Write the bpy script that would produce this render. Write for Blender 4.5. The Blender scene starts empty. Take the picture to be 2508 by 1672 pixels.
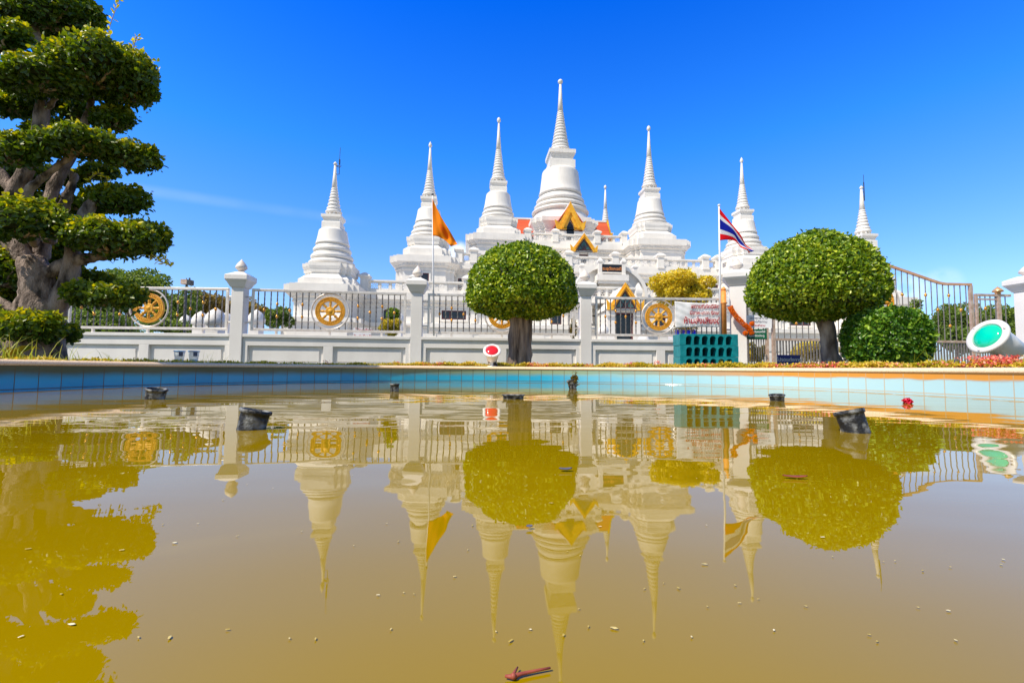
import bpy, bmesh, math, random
import numpy as np
from math import sin, cos, pi, radians, sqrt, atan2
from mathutils import Vector, Matrix, Euler

random.seed(7)
rng = np.random.default_rng(11)
scn = bpy.context.scene
COL = scn.collection

# ------------------------------------------------------------------ camera
CAM_H, FPX, PITCH, ROLL = 0.2144, 1137.6, radians(3.455), radians(0.464)
IMG_W, IMG_H = 2508.0, 1672.0
cam_d = bpy.data.cameras.new("camera")
cam_d.sensor_width = 36.0
cam_d.lens = 36.0 * FPX / IMG_W
cam_d.clip_start, cam_d.clip_end = 0.02, 3000
cam = bpy.data.objects.new("camera", cam_d)
COL.objects.link(cam)
cam.location = (0, 0, CAM_H)
# roll about the optical axis after pitching up from the horizontal
cam.rotation_euler = (Matrix.Rotation(pi / 2 + PITCH, 3, 'X') @ Matrix.Rotation(ROLL, 3, 'Z')).to_euler()
scn.camera = cam

# ------------------------------------------------------------------ sun, sky, exposure
SUN_AZ = radians(37)          # from straight left, turned towards the camera side
SUN_EL = radians(52)
SUN_DIR = Vector((-cos(SUN_AZ) * cos(SUN_EL), -sin(SUN_AZ) * cos(SUN_EL), sin(SUN_EL)))
sun_d = bpy.data.lights.new("sun", 'SUN')
sun_d.energy, sun_d.angle, sun_d.color = 3.6, radians(0.5), (1.0, 0.90, 0.745)
sun = bpy.data.objects.new("sun", sun_d)
COL.objects.link(sun)
sun.rotation_euler = SUN_DIR.to_track_quat('Z', 'Y').to_euler()
SKY_STRENGTH = 0.11
SKY_TINT = ((0.33, 0.37, 0.50), (0.42, 0.52, 0.68), (0.10, 0.49, 0.98), (0.006, 0.33, 1.06), (0.40, 0.40, 0.42))   # deep tropical blue away from the sun (halved; doubled again below)
world = bpy.data.worlds.new("World")
scn.world = world
world.use_nodes = True
scn.view_settings.view_transform = 'Standard'
scn.view_settings.look = 'None'
scn.view_settings.gamma = 1.0
scn.view_settings.exposure = 0.55
scn.cycles.max_bounces = 8
scn.cycles.transparent_max_bounces = 8

def ray(px, py):
    """direction (per unit of forward distance) through a point of the photograph, px/py in its 2352 wide view"""
    X, Y = px * IMG_W / 2352 - IMG_W / 2, py * IMG_W / 2352 - IMG_H / 2
    a = X * cos(ROLL) + Y * sin(ROLL)
    b = -X * sin(ROLL) + Y * cos(ROLL)
    x, u = a / FPX, -b / FPX
    return Vector((x, cos(PITCH) - u * sin(PITCH), sin(PITCH) + u * cos(PITCH)))

def at(px, py, y):
    r = ray(px, py)
    s = y / r.y
    return Vector((r.x * s, y, CAM_H + r.z * s))

def on_water(px, py):
    r = ray(px, py)
    s = -CAM_H / r.z
    return Vector((r.x * s, r.y * s, 0.0))

def build_sky():
    nt = world.node_tree
    N, L = nt.nodes, nt.links
    N.clear()
    out = N.new('ShaderNodeOutputWorld')
    bg = N.new('ShaderNodeBackground')
    bg.inputs['Strength'].default_value = SKY_STRENGTH
    sky = N.new('ShaderNodeTexSky')
    sky.sky_type = 'NISHITA'
    sky.sun_disc = False
    sky.sun_elevation = SUN_EL
    sky.sun_rotation = atan2(SUN_DIR.x, SUN_DIR.y)
    sky.altitude = 0
    sky.air_density, sky.dust_density, sky.ozone_density = 1.0, 0.25, 4.0
    hs = N.new('ShaderNodeHueSaturation')
    hs.inputs['Saturation'].default_value = 1.0
    hs.inputs['Value'].default_value = 2.0
    tc0 = N.new('ShaderNodeTexCoord'); sp0 = N.new('ShaderNodeSeparateXYZ'); L.new(tc0.outputs['Generated'], sp0.inputs[0])
    rp = N.new('ShaderNodeValToRGB')
    for p, c in ((0.0, SKY_TINT[0]), (0.14, SKY_TINT[1]), (0.42, SKY_TINT[2]), (0.64, SKY_TINT[3]), (0.85, SKY_TINT[4])):
        e = rp.color_ramp.elements[0] if p == 0 else (rp.color_ramp.elements[-1] if p == 0.85 else rp.color_ramp.elements.new(p))
        e.position = p; e.color = tuple(c) + (1,)
    L.new(sp0.outputs[2], rp.inputs[0])
    tint = N.new('ShaderNodeMix'); tint.data_type = 'RGBA'; tint.blend_type = 'MULTIPLY'; tint.inputs['Factor'].default_value = 1.0
    front = N.new('ShaderNodeMapRange'); front.interpolation_type = 'SMOOTHSTEP'
    for i, v in enumerate((-0.35, 0.25, 0.0, 1.0)): front.inputs[i + 1].default_value = v
    L.new(sp0.outputs[1], front.inputs[0])
    tmix = N.new('ShaderNodeMix'); tmix.data_type = 'RGBA'; L.new(front.outputs[0], tmix.inputs['Factor'])
    tmix.inputs[6].default_value = (0.46, 0.45, 0.44, 1); L.new(rp.outputs[0], tmix.inputs[7])
    L.new(sky.outputs[0], tint.inputs[6]); L.new(tmix.outputs[2], tint.inputs[7])
    L.new(tint.outputs[2], hs.inputs['Color'])
    tc = N.new('ShaderNodeTexCoord')
    def vdot(v):
        n = N.new('ShaderNodeVectorMath'); n.operation = 'DOT_PRODUCT'
        L.new(tc.outputs['Generated'], n.inputs[0]); n.inputs[1].default_value = v
        return n.outputs['Value']
    def math_(op, a, b=None, c=None):
        n = N.new('ShaderNodeMath'); n.operation = op
        for i, v in enumerate((a, b, c)):
            if v is None: continue
            if isinstance(v, (int, float)): n.inputs[i].default_value = v
            else: L.new(v, n.inputs[i])
        return n.outputs[0]
    def ss(x, lo, hi, t0=0.0, t1=1.0):
        n = N.new('ShaderNodeMapRange'); n.interpolation_type = 'SMOOTHSTEP'
        L.new(x, n.inputs[0])
        for i, v in enumerate((lo, hi, t0, t1)): n.inputs[i + 1].default_value = v
        return n.outputs[0]
    noise = N.new('ShaderNodeTexNoise'); noise.inputs['Scale'].default_value = 9; noise.inputs['Detail'].default_value = 6
    L.new(tc.outputs['Generated'], noise.inputs['Vector'])
    noise2 = N.new('ShaderNodeTexNoise'); noise2.inputs['Scale'].default_value = 40; noise2.inputs['Detail'].default_value = 5
    L.new(tc.outputs['Generated'], noise2.inputs['Vector'])
    # thin cirrus streak on the left
    d1, d2 = ray(240, 424).normalized(), ray(745, 497).normalized()
    nrm = d1.cross(d2).normalized()
    mid = (d1 + d2).normalized()
    dist = math_('ABSOLUTE', vdot(nrm))
    streak = ss(dist, 0.001, 0.014, 1.0, 0.0)
    streak = math_('MULTIPLY', streak, ss(vdot(mid), cos(0.27), cos(0.12)))
    streak = math_('MULTIPLY', streak, ss(noise.outputs[0], 0.3, 0.7, 0.35, 1.0))
    mask = math_('MULTIPLY', streak, 0.08)
    # small white puffs above the horizon
    for (px, py, w, amp) in ((1052, 582, 0.03, 0.8), (2092, 668, 0.035, 0.4), (2165, 650, 0.03, 0.2), (2030, 700, 0.05, 0.35), (-400, 640, 0.09, 0.5), (2700, 610, 0.1, 0.5)):
        d = ray(px, py).normalized()
        p = ss(vdot(d), cos(w), cos(w * 0.25))
        p = math_('MULTIPLY', p, ss(noise2.outputs[0], 0.3, 0.6))
        mask = math_('MAXIMUM', mask, math_('MULTIPLY', p, amp))
    mix = N.new('ShaderNodeMix'); mix.data_type = 'RGBA'
    L.new(mask, mix.inputs['Factor'])
    L.new(hs.outputs[0], mix.inputs[6])
    mix.inputs[7].default_value = (7.5, 8.0, 8.6, 1)
    L.new(mix.outputs[2], bg.inputs['Color'])
    L.new(bg.outputs[0], out.inputs['Surface'])
build_sky()

# ------------------------------------------------------------------ helpers
class MB:
    """collects shapes and links them as ONE mesh object"""
    def __init__(self):
        self.v, self.f, self.m, self.uv, self.sm = [], [], [], None, []
        self.cur = 0
        self.smooth = False
    def add(self, vs, fs):
        o = len(self.v)
        self.v += [tuple(p) for p in vs]
        for f in fs:
            self.f.append(tuple(i + o for i in f))
            self.m.append(self.cur)
            self.sm.append(self.smooth)
    def box(self, x0, x1, y0, y1, z0, z1):
        self.add([(x0, y0, z0), (x1, y0, z0), (x1, y1, z0), (x0, y1, z0), (x0, y0, z1), (x1, y0, z1), (x1, y1, z1), (x0, y1, z1)],
                 [(0, 3, 2, 1), (4, 5, 6, 7), (0, 1, 5, 4), (1, 2, 6, 5), (2, 3, 7, 6), (3, 0, 4, 7)])
    def bar(self, a, b, w, h=None, up=(0, 0, 1)):
        """box along a->b, w wide, h high"""
        a, b = Vector(a), Vector(b); h = w if h is None else h
        d = (b - a).normalized(); u = Vector(up)
        s = d.cross(u)
        if s.length < 1e-4: s = d.cross(Vector((1, 0, 0)))
        s.normalize(); u = s.cross(d)
        vs = []
        for p in (a, b):
            for i, j in ((-1, -1), (1, -1), (1, 1), (-1, 1)):
                vs.append(p + s * (i * w / 2) + u * (j * h / 2))
        self.add(vs, [(0, 3, 2, 1), (4, 5, 6, 7), (0, 1, 5, 4), (1, 2, 6, 5), (2, 3, 7, 6), (3, 0, 4, 7)])
    def tube(self, pts, rad, n=8, cap=True):
        pts = [Vector(p) for p in pts]
        if isinstance(rad, (int, float)): rad = [rad] * len(pts)
        rings = []
        prev = None
        for i, p in enumerate(pts):
            d = (pts[min(i + 1, len(pts) - 1)] - pts[max(i - 1, 0)]).normalized()
            if prev is None:
                s = d.cross(Vector((0.31, 0.12, 0.94)))
                if s.length < 0.1: s = d.cross(Vector((1, 0, 0)))
            else:
                s = prev - d * prev.dot(d)
            s.normalize(); prev = s
            t = d.cross(s)
            rings.append([p + (s * cos(2 * pi * k / n) + t * sin(2 * pi * k / n)) * rad[i] for k in range(n)])
        vs = [q for r in rings for q in r]
        fs = []
        for i in range(len(pts) - 1):
            for k in range(n):
                fs.append((i * n + k, i * n + (k + 1) % n, (i + 1) * n + (k + 1) % n, (i + 1) * n + k))
        if cap:
            fs.append(tuple(reversed(range(n)))); fs.append(tuple(range((len(pts) - 1) * n, len(pts) * n)))
        self.add(vs, fs)
    def lathe(self, prof, n=32, c=(0, 0, 0), ax=None, caps=True):
        """prof: list of (z, r). ax: optional 3x3 turning z to another direction"""
        c = Vector(c)
        vs, fs = [], []
        for z, r in prof:
            for k in range(n):
                p = Vector((r * cos(2 * pi * k / n), r * sin(2 * pi * k / n), z))
                if ax is not None: p = ax @ p
                vs.append(c + p)
        for i in range(len(prof) - 1):
            for k in range(n):
                fs.append((i * n + k, i * n + (k + 1) % n, (i + 1) * n + (k + 1) % n, (i + 1) * n + k))
        if caps:
            if prof[0][1] > 1e-5: fs.append(tuple(reversed(range(n))))
            if prof[-1][1] > 1e-5: fs.append(tuple(range((len(prof) - 1) * n, len(prof) * n)))
        self.add(vs, fs)
    def sphere(self, c, r, n=12, m=7, sz=1.0):
        self.lathe([(r * sz * -cos(pi * i / m), max(r * sin(pi * i / m), 1e-6)) for i in range(m + 1)], n, c, caps=False)
    def prism(self, poly, y0, y1, M=None):
        """outline in (x, z), extruded along y"""
        n = len(poly)
        vs = [Vector((x, y0, z)) for x, z in poly] + [Vector((x, y1, z)) for x, z in poly]
        if M is not None: vs = [M @ v for v in vs]
        fs = [tuple(range(n)), tuple(reversed(range(n, 2 * n)))] + [(i, i + n, (i + 1) % n + n, (i + 1) % n) for i in range(n)]
        self.add(vs, fs)
    def strip(self, outer, inner, y0, y1):
        """closed band between two outlines of equal length in (x, z), extruded along y"""
        n = len(outer)
        vs = [(x, y0, z) for x, z in outer] + [(x, y0, z) for x, z in inner] + [(x, y1, z) for x, z in outer] + [(x, y1, z) for x, z in inner]
        fs = []
        for i in range(n):
            j = (i + 1) % n
            fs += [(i, j, j + n, i + n), (i + 2 * n, i + 3 * n, j + 3 * n, j + 2 * n), (i, i + 2 * n, j + 2 * n, j), (i + n, j + n, j + 3 * n, i + 3 * n)]
        self.add(vs, fs)
    def loft(self, poly, prof, cx=0, cy=0):
        """right-angled outline in (x, y) swept up a profile of (z, outward offset)"""
        n = len(poly)
        nr = []
        for i in range(n):
            (x0, y0), (x1, y1) = poly[i], poly[(i + 1) % n]
            l = math.hypot(x1 - x0, y1 - y0)
            nr.append(((y1 - y0) / l, -(x1 - x0) / l))
        vs = []
        for z, d in prof:
            for i in range(n):
                a, b = nr[i - 1], nr[i]
                vs.append((cx + poly[i][0] + d * (a[0] + b[0]), cy + poly[i][1] + d * (a[1] + b[1]), z))
        fs = []
        for k in range(len(prof) - 1):
            for i in range(n):
                j = (i + 1) % n
                fs.append((k * n + i, k * n + j, (k + 1) * n + j, (k + 1) * n + i))
        fs.append(tuple(reversed(range(n)))); fs.append(tuple(range((len(prof) - 1) * n, len(prof) * n)))
        self.add(vs, fs)
    def mesh(self, name, mats):
        me = bpy.data.meshes.new(name)
        me.from_pydata(self.v, [], self.f)
        for m in (mats if isinstance(mats, (list, tuple)) else [mats]): me.materials.append(m)
        me.polygons.foreach_set('material_index', self.m)
        me.polygons.foreach_set('use_smooth', self.sm)
        if self.uv is not None:
            lay = me.uv_layers.new(name='UVMap')
            for p in me.polygons:
                for li in p.loop_indices: lay.data[li].uv = self.uv[me.loops[li].vertex_index]
        me.update()
        return me
    def build(self, name, mats, parent=None, origin=None, bevel=0.0, fixn=True):
        if origin is not None:
            o = Vector(origin)
            self.v = [tuple(Vector(p) - o) for p in self.v]
        me = self.mesh(name, mats)
        if fixn:
            bm = bmesh.new(); bm.from_mesh(me)
            bmesh.ops.recalc_face_normals(bm, faces=bm.faces)
            bm.to_mesh(me); bm.free()
        ob = bpy.data.objects.new(name, me)
        COL.objects.link(ob)
        if parent is not None: ob.parent = parent
        elif origin is not None: ob.location = origin
        if bevel:
            md = ob.modifiers.new('edge', 'BEVEL'); md.width = bevel; md.segments = 2; md.limit_method = 'ANGLE'; md.angle_limit = radians(40)
        return ob

def tag(o, label=None, cat=None, group=None, kind=None):
    if label: o['label'] = label
    if cat: o['category'] = cat
    if group: o['group'] = group
    if kind: o['kind'] = kind
    return o
def thing(name, loc, label, cat, group=None, rz=0.0):
    o = bpy.data.objects.new(name, None)
    COL.objects.link(o)
    o.empty_display_size = 0.1
    o.location = loc; o.rotation_euler = (0, 0, rz)
    return tag(o, label, cat, group)
def dup(o, parent=None):
    """a copy of an object with copies of everything under it"""
    c = o.copy(); COL.objects.link(c)
    if parent is not None: c.parent = parent
    for ch in list(o.children): dup(ch, c)
    return c

# ------------------------------------------------------------------ materials
def new_mat(name):
    m = bpy.data.materials.new(name); m.use_nodes = True
    nt = m.node_tree
    return m, nt.nodes, nt.links, nt.nodes['Principled BSDF']
def setp(b, **k):
    names = {'col': 'Base Color', 'rough': 'Roughness', 'metal': 'Metallic', 'spec': 'Specular IOR Level', 'ior': 'IOR', 'trans': 'Transmission Weight', 'coat': 'Coat Weight'}
    for a, v in k.items():
        if a == 'col': v = tuple(v) + (1,)
        b.inputs[names[a]].default_value = v
def mottled(name, c0, c1, scale=6.0, rough=0.6, bump=0.0, bscale=40.0, metal=0.0, detail=6, lo=0.35, hi=0.65, stretch=None, spec=0.5, coat=0.0):
    """a surface whose colour wanders between two tones, with fine relief"""
    m, N, L, b = new_mat(name)
    setp(b, rough=rough, metal=metal, spec=spec, coat=coat)
    tc = N.new('ShaderNodeTexCoord')
    src = tc.outputs['Object']
    if stretch:
        mp = N.new('ShaderNodeMapping'); mp.inputs['Scale'].default_value = stretch
        L.new(src, mp.inputs[0]); src = mp.outputs[0]
    n = N.new('ShaderNodeTexNoise'); n.inputs['Scale'].default_value = scale; n.inputs['Detail'].default_value = detail
    L.new(src, n.inputs['Vector'])
    r = N.new('ShaderNodeValToRGB')
    r.color_ramp.elements[0].position, r.color_ramp.elements[1].position = lo, hi
    r.color_ramp.elements[0].color, r.color_ramp.elements[1].color = tuple(c0) + (1,), tuple(c1) + (1,)
    L.new(n.outputs[0], r.inputs[0]); L.new(r.outputs[0], b.inputs['Base Color'])
    if bump:
        n2 = N.new('ShaderNodeTexNoise'); n2.inputs['Scale'].default_value = bscale; n2.inputs['Detail'].default_value = 4
        L.new(src, n2.inputs['Vector'])
        bp = N.new('ShaderNodeBump'); bp.inputs['Strength'].default_value = bump; bp.inputs['Distance'].default_value = 0.02
        L.new(n2.outputs[0], bp.inputs['Height']); L.new(bp.outputs[0], b.inputs['Normal'])
    return m
def leaf_mat(name, dark, mid, light, rough=0.38, translucent=0.3, glow=None):
    m, N, L, b = new_mat(name)
    at_ = N.new('ShaderNodeAttribute'); at_.attribute_name = 'tone'
    r = N.new('ShaderNodeValToRGB')
    e = r.color_ramp.elements
    e[0].position, e[0].color = 0.0, tuple(dark) + (1,)
    e[1].position, e[1].color = 1.0, tuple(light) + (1,)
    k = e.new(0.55); k.color = tuple(mid) + (1,)
    L.new(at_.outputs['Fac'], r.inputs[0])
    L.new(r.outputs[0], b.inputs['Base Color'])
    setp(b, rough=rough, spec=0.5)
    t = N.new('ShaderNodeBsdfTranslucent')
    mul = N.new('ShaderNodeMix'); mul.data_type = 'RGBA'; mul.blend_type = 'MULTIPLY'; mul.inputs['Factor'].default_value = 1
    L.new(r.outputs[0], mul.inputs[6]); mul.inputs[7].default_value = tuple(glow or (1.6, 1.5, 0.5)) + (1,)
    L.new(mul.outputs[2], t.inputs['Color'])
    mx = N.new('ShaderNodeMixShader'); mx.inputs[0].default_value = translucent
    L.new(b.outputs[0], mx.inputs[1]); L.new(t.outputs[0], mx.inputs[2])
    L.new(mx.outputs[0], N['Material Output'].inputs['Surface'])
    return m

M = {}
M['white'] = mottled('white_paint', (0.765, 0.73, 0.68), (0.84, 0.805, 0.755), 0.9, 0.62, 0.10, 25)
def streaks(m, amount=0.09):
    N, L = m.node_tree.nodes, m.node_tree.links
    b = N['Principled BSDF']; src = b.inputs['Base Color'].links[0].from_socket
    tc = N.new('ShaderNodeTexCoord'); mp = N.new('ShaderNodeMapping'); mp.inputs['Scale'].default_value = (2.6, 2.6, 0.22); L.new(tc.outputs['Object'], mp.inputs[0])
    n = N.new('ShaderNodeTexNoise'); n.inputs['Scale'].default_value = 1.6; n.inputs['Detail'].default_value = 5; L.new(mp.outputs[0], n.inputs['Vector'])
    r = N.new('ShaderNodeMapRange'); r.inputs[1].default_value, r.inputs[2].default_value, r.inputs[3].default_value, r.inputs[4].default_value = 0.52, 0.78, 0.0, amount * 3
    L.new(n.outputs[0], r.inputs[0])
    mx = N.new('ShaderNodeMix'); mx.data_type = 'RGBA'; L.new(r.outputs[0], mx.inputs['Factor']); L.new(src, mx.inputs[6]); mx.inputs[7].default_value = (0.50, 0.48, 0.46, 1)
    L.new(mx.outputs[2], b.inputs['Base Color'])
streaks(M['white'])
M['white_near'] = mottled('white_wall_paint', (0.77, 0.74, 0.715), (0.85, 0.82, 0.79), 2.2, 0.6, 0.12, 45, stretch=(1, 1, 0.5))
M['steel'] = mottled('stainless_steel', (0.66, 0.59, 0.53), (0.82, 0.75, 0.69), 12, 0.32, 0, metal=0.3)
M['steel_dark'] = mottled('twisted_steel_bar', (0.17, 0.145, 0.13), (0.28, 0.25, 0.23), 30, 0.35, 0, metal=0.35)
M['gold'] = mottled('gold_paint', (0.74, 0.32, 0.015), (0.90, 0.46, 0.04), 14, 0.42, 0.7, 30, metal=0.1)
M['gold_gable'] = mottled('gilded_carving', (0.74, 0.33, 0.012), (0.92, 0.50, 0.035), 2.0, 0.45, 1.0, 5, metal=0.05)
M['brass'] = mottled('brass', (0.72, 0.30, 0.04), (0.88, 0.42, 0.08), 20, 0.22, 0, metal=0.6)
M['dark_glass'] = mottled('dark_window_glass', (0.010, 0.013, 0.022), (0.02, 0.028, 0.04), 3, 0.08)
M['green_glass'] = mottled('greenish_window_glass', (0.035, 0.10, 0.10), (0.06, 0.14, 0.13), 3, 0.08)
M['maroon'] = mottled('maroon_frame_paint', (0.07, 0.012, 0.016), (0.11, 0.02, 0.025), 5, 0.45)
M['roof_tile'] = None
M['black_plastic'] = mottled('black_plastic', (0.012, 0.013, 0.015), (0.03, 0.03, 0.034), 30, 0.35, 0.2, 60)
M['pipe'] = mottled('limescaled_black_pipe', (0.012, 0.013, 0.015), (0.30, 0.31, 0.30), 26, 0.55, 0.4, 70, lo=0.46, hi=0.70)
M['dark_metal'] = mottled('dark_grey_metal', (0.05, 0.055, 0.06), (0.09, 0.095, 0.10), 20, 0.4, 0, metal=0.5)
M['bark'] = mottled('rough_bark', (0.09, 0.06, 0.045), (0.42, 0.33, 0.27), 9, 0.85, 1.0, 26, stretch=(1, 1, 0.22))
M['bark_pale'] = mottled('pale_bark', (0.13, 0.09, 0.07), (0.48, 0.39, 0.33), 7, 0.85, 1.0, 22, stretch=(1, 1, 0.4))
M['bark_cloud'] = mottled('flaking_grey_bark', (0.05, 0.032, 0.022), (0.38, 0.29, 0.24), 11, 0.85, 1.0, 60, stretch=(1, 1, 0.45), lo=0.36, hi=0.62)
M['bark_fig'] = mottled('fluted_bark', (0.08, 0.055, 0.045), (0.42, 0.31, 0.24), 12, 0.85, 1.0, 30, stretch=(1, 1, 0.12))
M['coping'] = mottled('terrazzo_coping', (0.66, 0.38, 0.20), (0.94, 0.70, 0.46), 120, 0.6, 0.1, 90, lo=0.32, hi=0.5)
M['soil'] = mottled('lawn_ground', (0.05, 0.06, 0.02), (0.13, 0.12, 0.06), 5, 0.9, 0.5, 30)
M['paving'] = mottled('pale_paving', (0.42, 0.39, 0.35), (0.52, 0.49, 0.45), 3, 0.8, 0.2, 30)
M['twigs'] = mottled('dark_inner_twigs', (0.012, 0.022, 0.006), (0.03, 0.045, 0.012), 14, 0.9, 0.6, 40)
M['teal'] = mottled('teal_paint', (0.0, 0.20, 0.235), (0.008, 0.29, 0.33), 9, 0.42, 0.1, 40)
M['teal_in'] = mottled('dark_niche_inside', (0.0, 0.045, 0.04), (0.0, 0.08, 0.07), 9, 0.7)  # darker teal for the niche backs
M['lamp_body'] = mottled('white_lamp_enamel', (0.72, 0.71, 0.68), (0.82, 0.81, 0.79), 9, 0.35, 0.05, 60)
M['red_lens'] = mottled('red_lens', (0.75, 0.012, 0.02), (0.85, 0.02, 0.03), 6, 0.12, coat=0.5)
M['green_lens'] = mottled('green_lens', (0.0, 0.55, 0.33), (0.0, 0.70, 0.42), 4, 0.08, coat=1.0)
M['orange_paint'] = mottled('orange_paint', (0.80, 0.26, 0.04), (0.92, 0.38, 0.09), 8, 0.5)
M['white_pole'] = mottled('white_pole_paint', (0.74, 0.74, 0.76), (0.82, 0.82, 0.84), 8, 0.35)
M['banner'] = mottled('white_vinyl_banner', (0.80, 0.79, 0.79), (0.87, 0.86, 0.85), 7, 0.45, 0.3, 9)
M['sign_black'] = mottled('black_sign_board', (0.010, 0.010, 0.014), (0.02, 0.02, 0.026), 8, 0.3)
M['sign_white'] = mottled('white_sign_board', (0.76, 0.76, 0.78), (0.82, 0.82, 0.84), 8, 0.4)
M['sign_blue'] = mottled('dark_blue_sign_board', (0.0, 0.008, 0.17), (0.0, 0.014, 0.23), 8, 0.35)
M['sign_green'] = mottled('dark_green_sign_board', (0.0, 0.085, 0.035), (0.0, 0.12, 0.05), 8, 0.35)
M['ink_red'] = mottled('red_lettering', (0.42, 0.004, 0.015), (0.52, 0.008, 0.025), 30, 0.5)
M['ink_white'] = mottled('white_lettering', (0.75, 0.76, 0.8), (0.82, 0.82, 0.85), 30, 0.5)
M['ink_gold'] = mottled('orange_gold_lettering', (0.60, 0.20, 0.05), (0.75, 0.30, 0.08), 30, 0.5)
M['ink_grey'] = mottled('dark_lettering', (0.10, 0.10, 0.16), (0.16, 0.16, 0.22), 30, 0.5)
M['pot_blue'] = mottled('cobalt_plant_pot', (0.0, 0.006, 0.36), (0.0, 0.01, 0.46), 8, 0.3)
M['cup_blue'] = mottled('blue_cup_rim', (0.04, 0.34, 0.72), (0.08, 0.42, 0.82), 8, 0.4)
M['petal_red'] = mottled('crimson_petal', (0.62, 0.008, 0.05), (0.78, 0.02, 0.09), 20, 0.5)
M['twig_red'] = mottled('reddish_stalk', (0.12, 0.02, 0.03), (0.62, 0.14, 0.05), 18, 0.6)

M['leaf_topiary'] = leaf_mat('glossy_topiary_leaf', (0.028, 0.080, 0.006), (0.20, 0.33, 0.012), (0.62, 0.68, 0.06), 0.34, 0.3)
M['leaf_hedge'] = leaf_mat('hedge_leaf', (0.02, 0.075, 0.010), (0.09, 0.23, 0.018), (0.34, 0.50, 0.04), 0.34, 0.28)
M['leaf_cloud'] = leaf_mat('cloud_pruned_leaf', (0.030, 0.075, 0.010), (0.13, 0.21, 0.012), (0.60, 0.55, 0.02), 0.40, 0.35, (2.2, 1.9, 0.35))
M['leaf_far'] = leaf_mat('distant_leaf', (0.05, 0.09, 0.012), (0.15, 0.24, 0.025), (0.36, 0.42, 0.08), 0.5, 0.3)
M['leaf_autumn'] = leaf_mat('brownish_leaf', (0.09, 0.08, 0.018), (0.28, 0.20, 0.04), (0.52, 0.36, 0.10), 0.5, 0.3)
M['leaf_gold'] = leaf_mat('golden_leaf', (0.36, 0.32, 0.010), (0.86, 0.70, 0.03), (0.95, 0.86, 0.22), 0.45, 0.4, (1.2, 1.05, 0.4))
M['leaf_bed'] = leaf_mat('bedding_leaf', (0.13, 0.17, 0.006), (0.66, 0.54, 0.012), (0.92, 0.66, 0.18), 0.45, 0.35, (1.2, 1.1, 0.3))
M['petal_bed'] = leaf_mat('bedding_petal', (0.70, 0.04, 0.07), (0.88, 0.24, 0.16), (0.94, 0.60, 0.44), 0.5, 0.2, (1.1, 0.9, 0.8))
M['grass'] = leaf_mat('grass_blade', (0.12, 0.20, 0.01), (0.45, 0.50, 0.03), (0.75, 0.70, 0.14), 0.45, 0.35)
M['marigold'] = leaf_mat('marigold_petal', (0.85, 0.16, 0.0), (0.95, 0.27, 0.005), (0.97, 0.44, 0.03), 0.5, 0.35, (1.05, 0.95, 0.5))
M['petal_crimson'] = leaf_mat('crimson_petals', (0.60, 0.004, 0.03), (0.78, 0.008, 0.06), (0.88, 0.03, 0.12), 0.5, 0.2, (1, 0.8, 0.8))
M['floating'] = leaf_mat('floating_flake', (0.50, 0.36, 0.06), (0.70, 0.56, 0.20), (0.92, 0.84, 0.55), 0.5, 0.0)

def mk_roof_tile():
    m, N, L, b = new_mat('red_roof_tile')
    setp(b, rough=0.45)
    tc = N.new('ShaderNodeTexCoord')
    br = N.new('ShaderNodeTexBrick')
    br.inputs['Scale'].default_value = 5.0
    br.inputs['Color1'].default_value = (0.62, 0.085, 0.025, 1); br.inputs['Color2'].default_value = (0.72, 0.13, 0.04, 1)
    br.inputs['Mortar'].default_value = (0.35, 0.10, 0.05, 1); br.inputs['Mortar Size'].default_value = 0.03
    br.inputs['Brick Width'].default_value = 0.8; br.inputs['Row Height'].default_value = 0.7
    mp = N.new('ShaderNodeMapping'); mp.inputs['Rotation'].default_value = (radians(90), 0, 0)
    L.new(tc.outputs['Object'], mp.inputs[0]); L.new(mp.outputs[0], br.inputs['Vector'])
    L.new(br.outputs[0], b.inputs['Base Color'])
    return m
M['roof_tile'] = mk_roof_tile()

def mk_clear():
    m, N, L, b = new_mat('clear_plastic_cup')
    setp(b, col=(0.72, 0.86, 0.95), rough=0.15)
    t = N.new('ShaderNodeBsdfTransparent'); mx = N.new('ShaderNodeMixShader'); mx.inputs[0].default_value = 0.5
    L.new(b.outputs[0], mx.inputs[1]); L.new(t.outputs[0], mx.inputs[2]); L.new(mx.outputs[0], N['Material Output'].inputs['Surface'])
    return m
M['clear'] = mk_clear()

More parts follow.
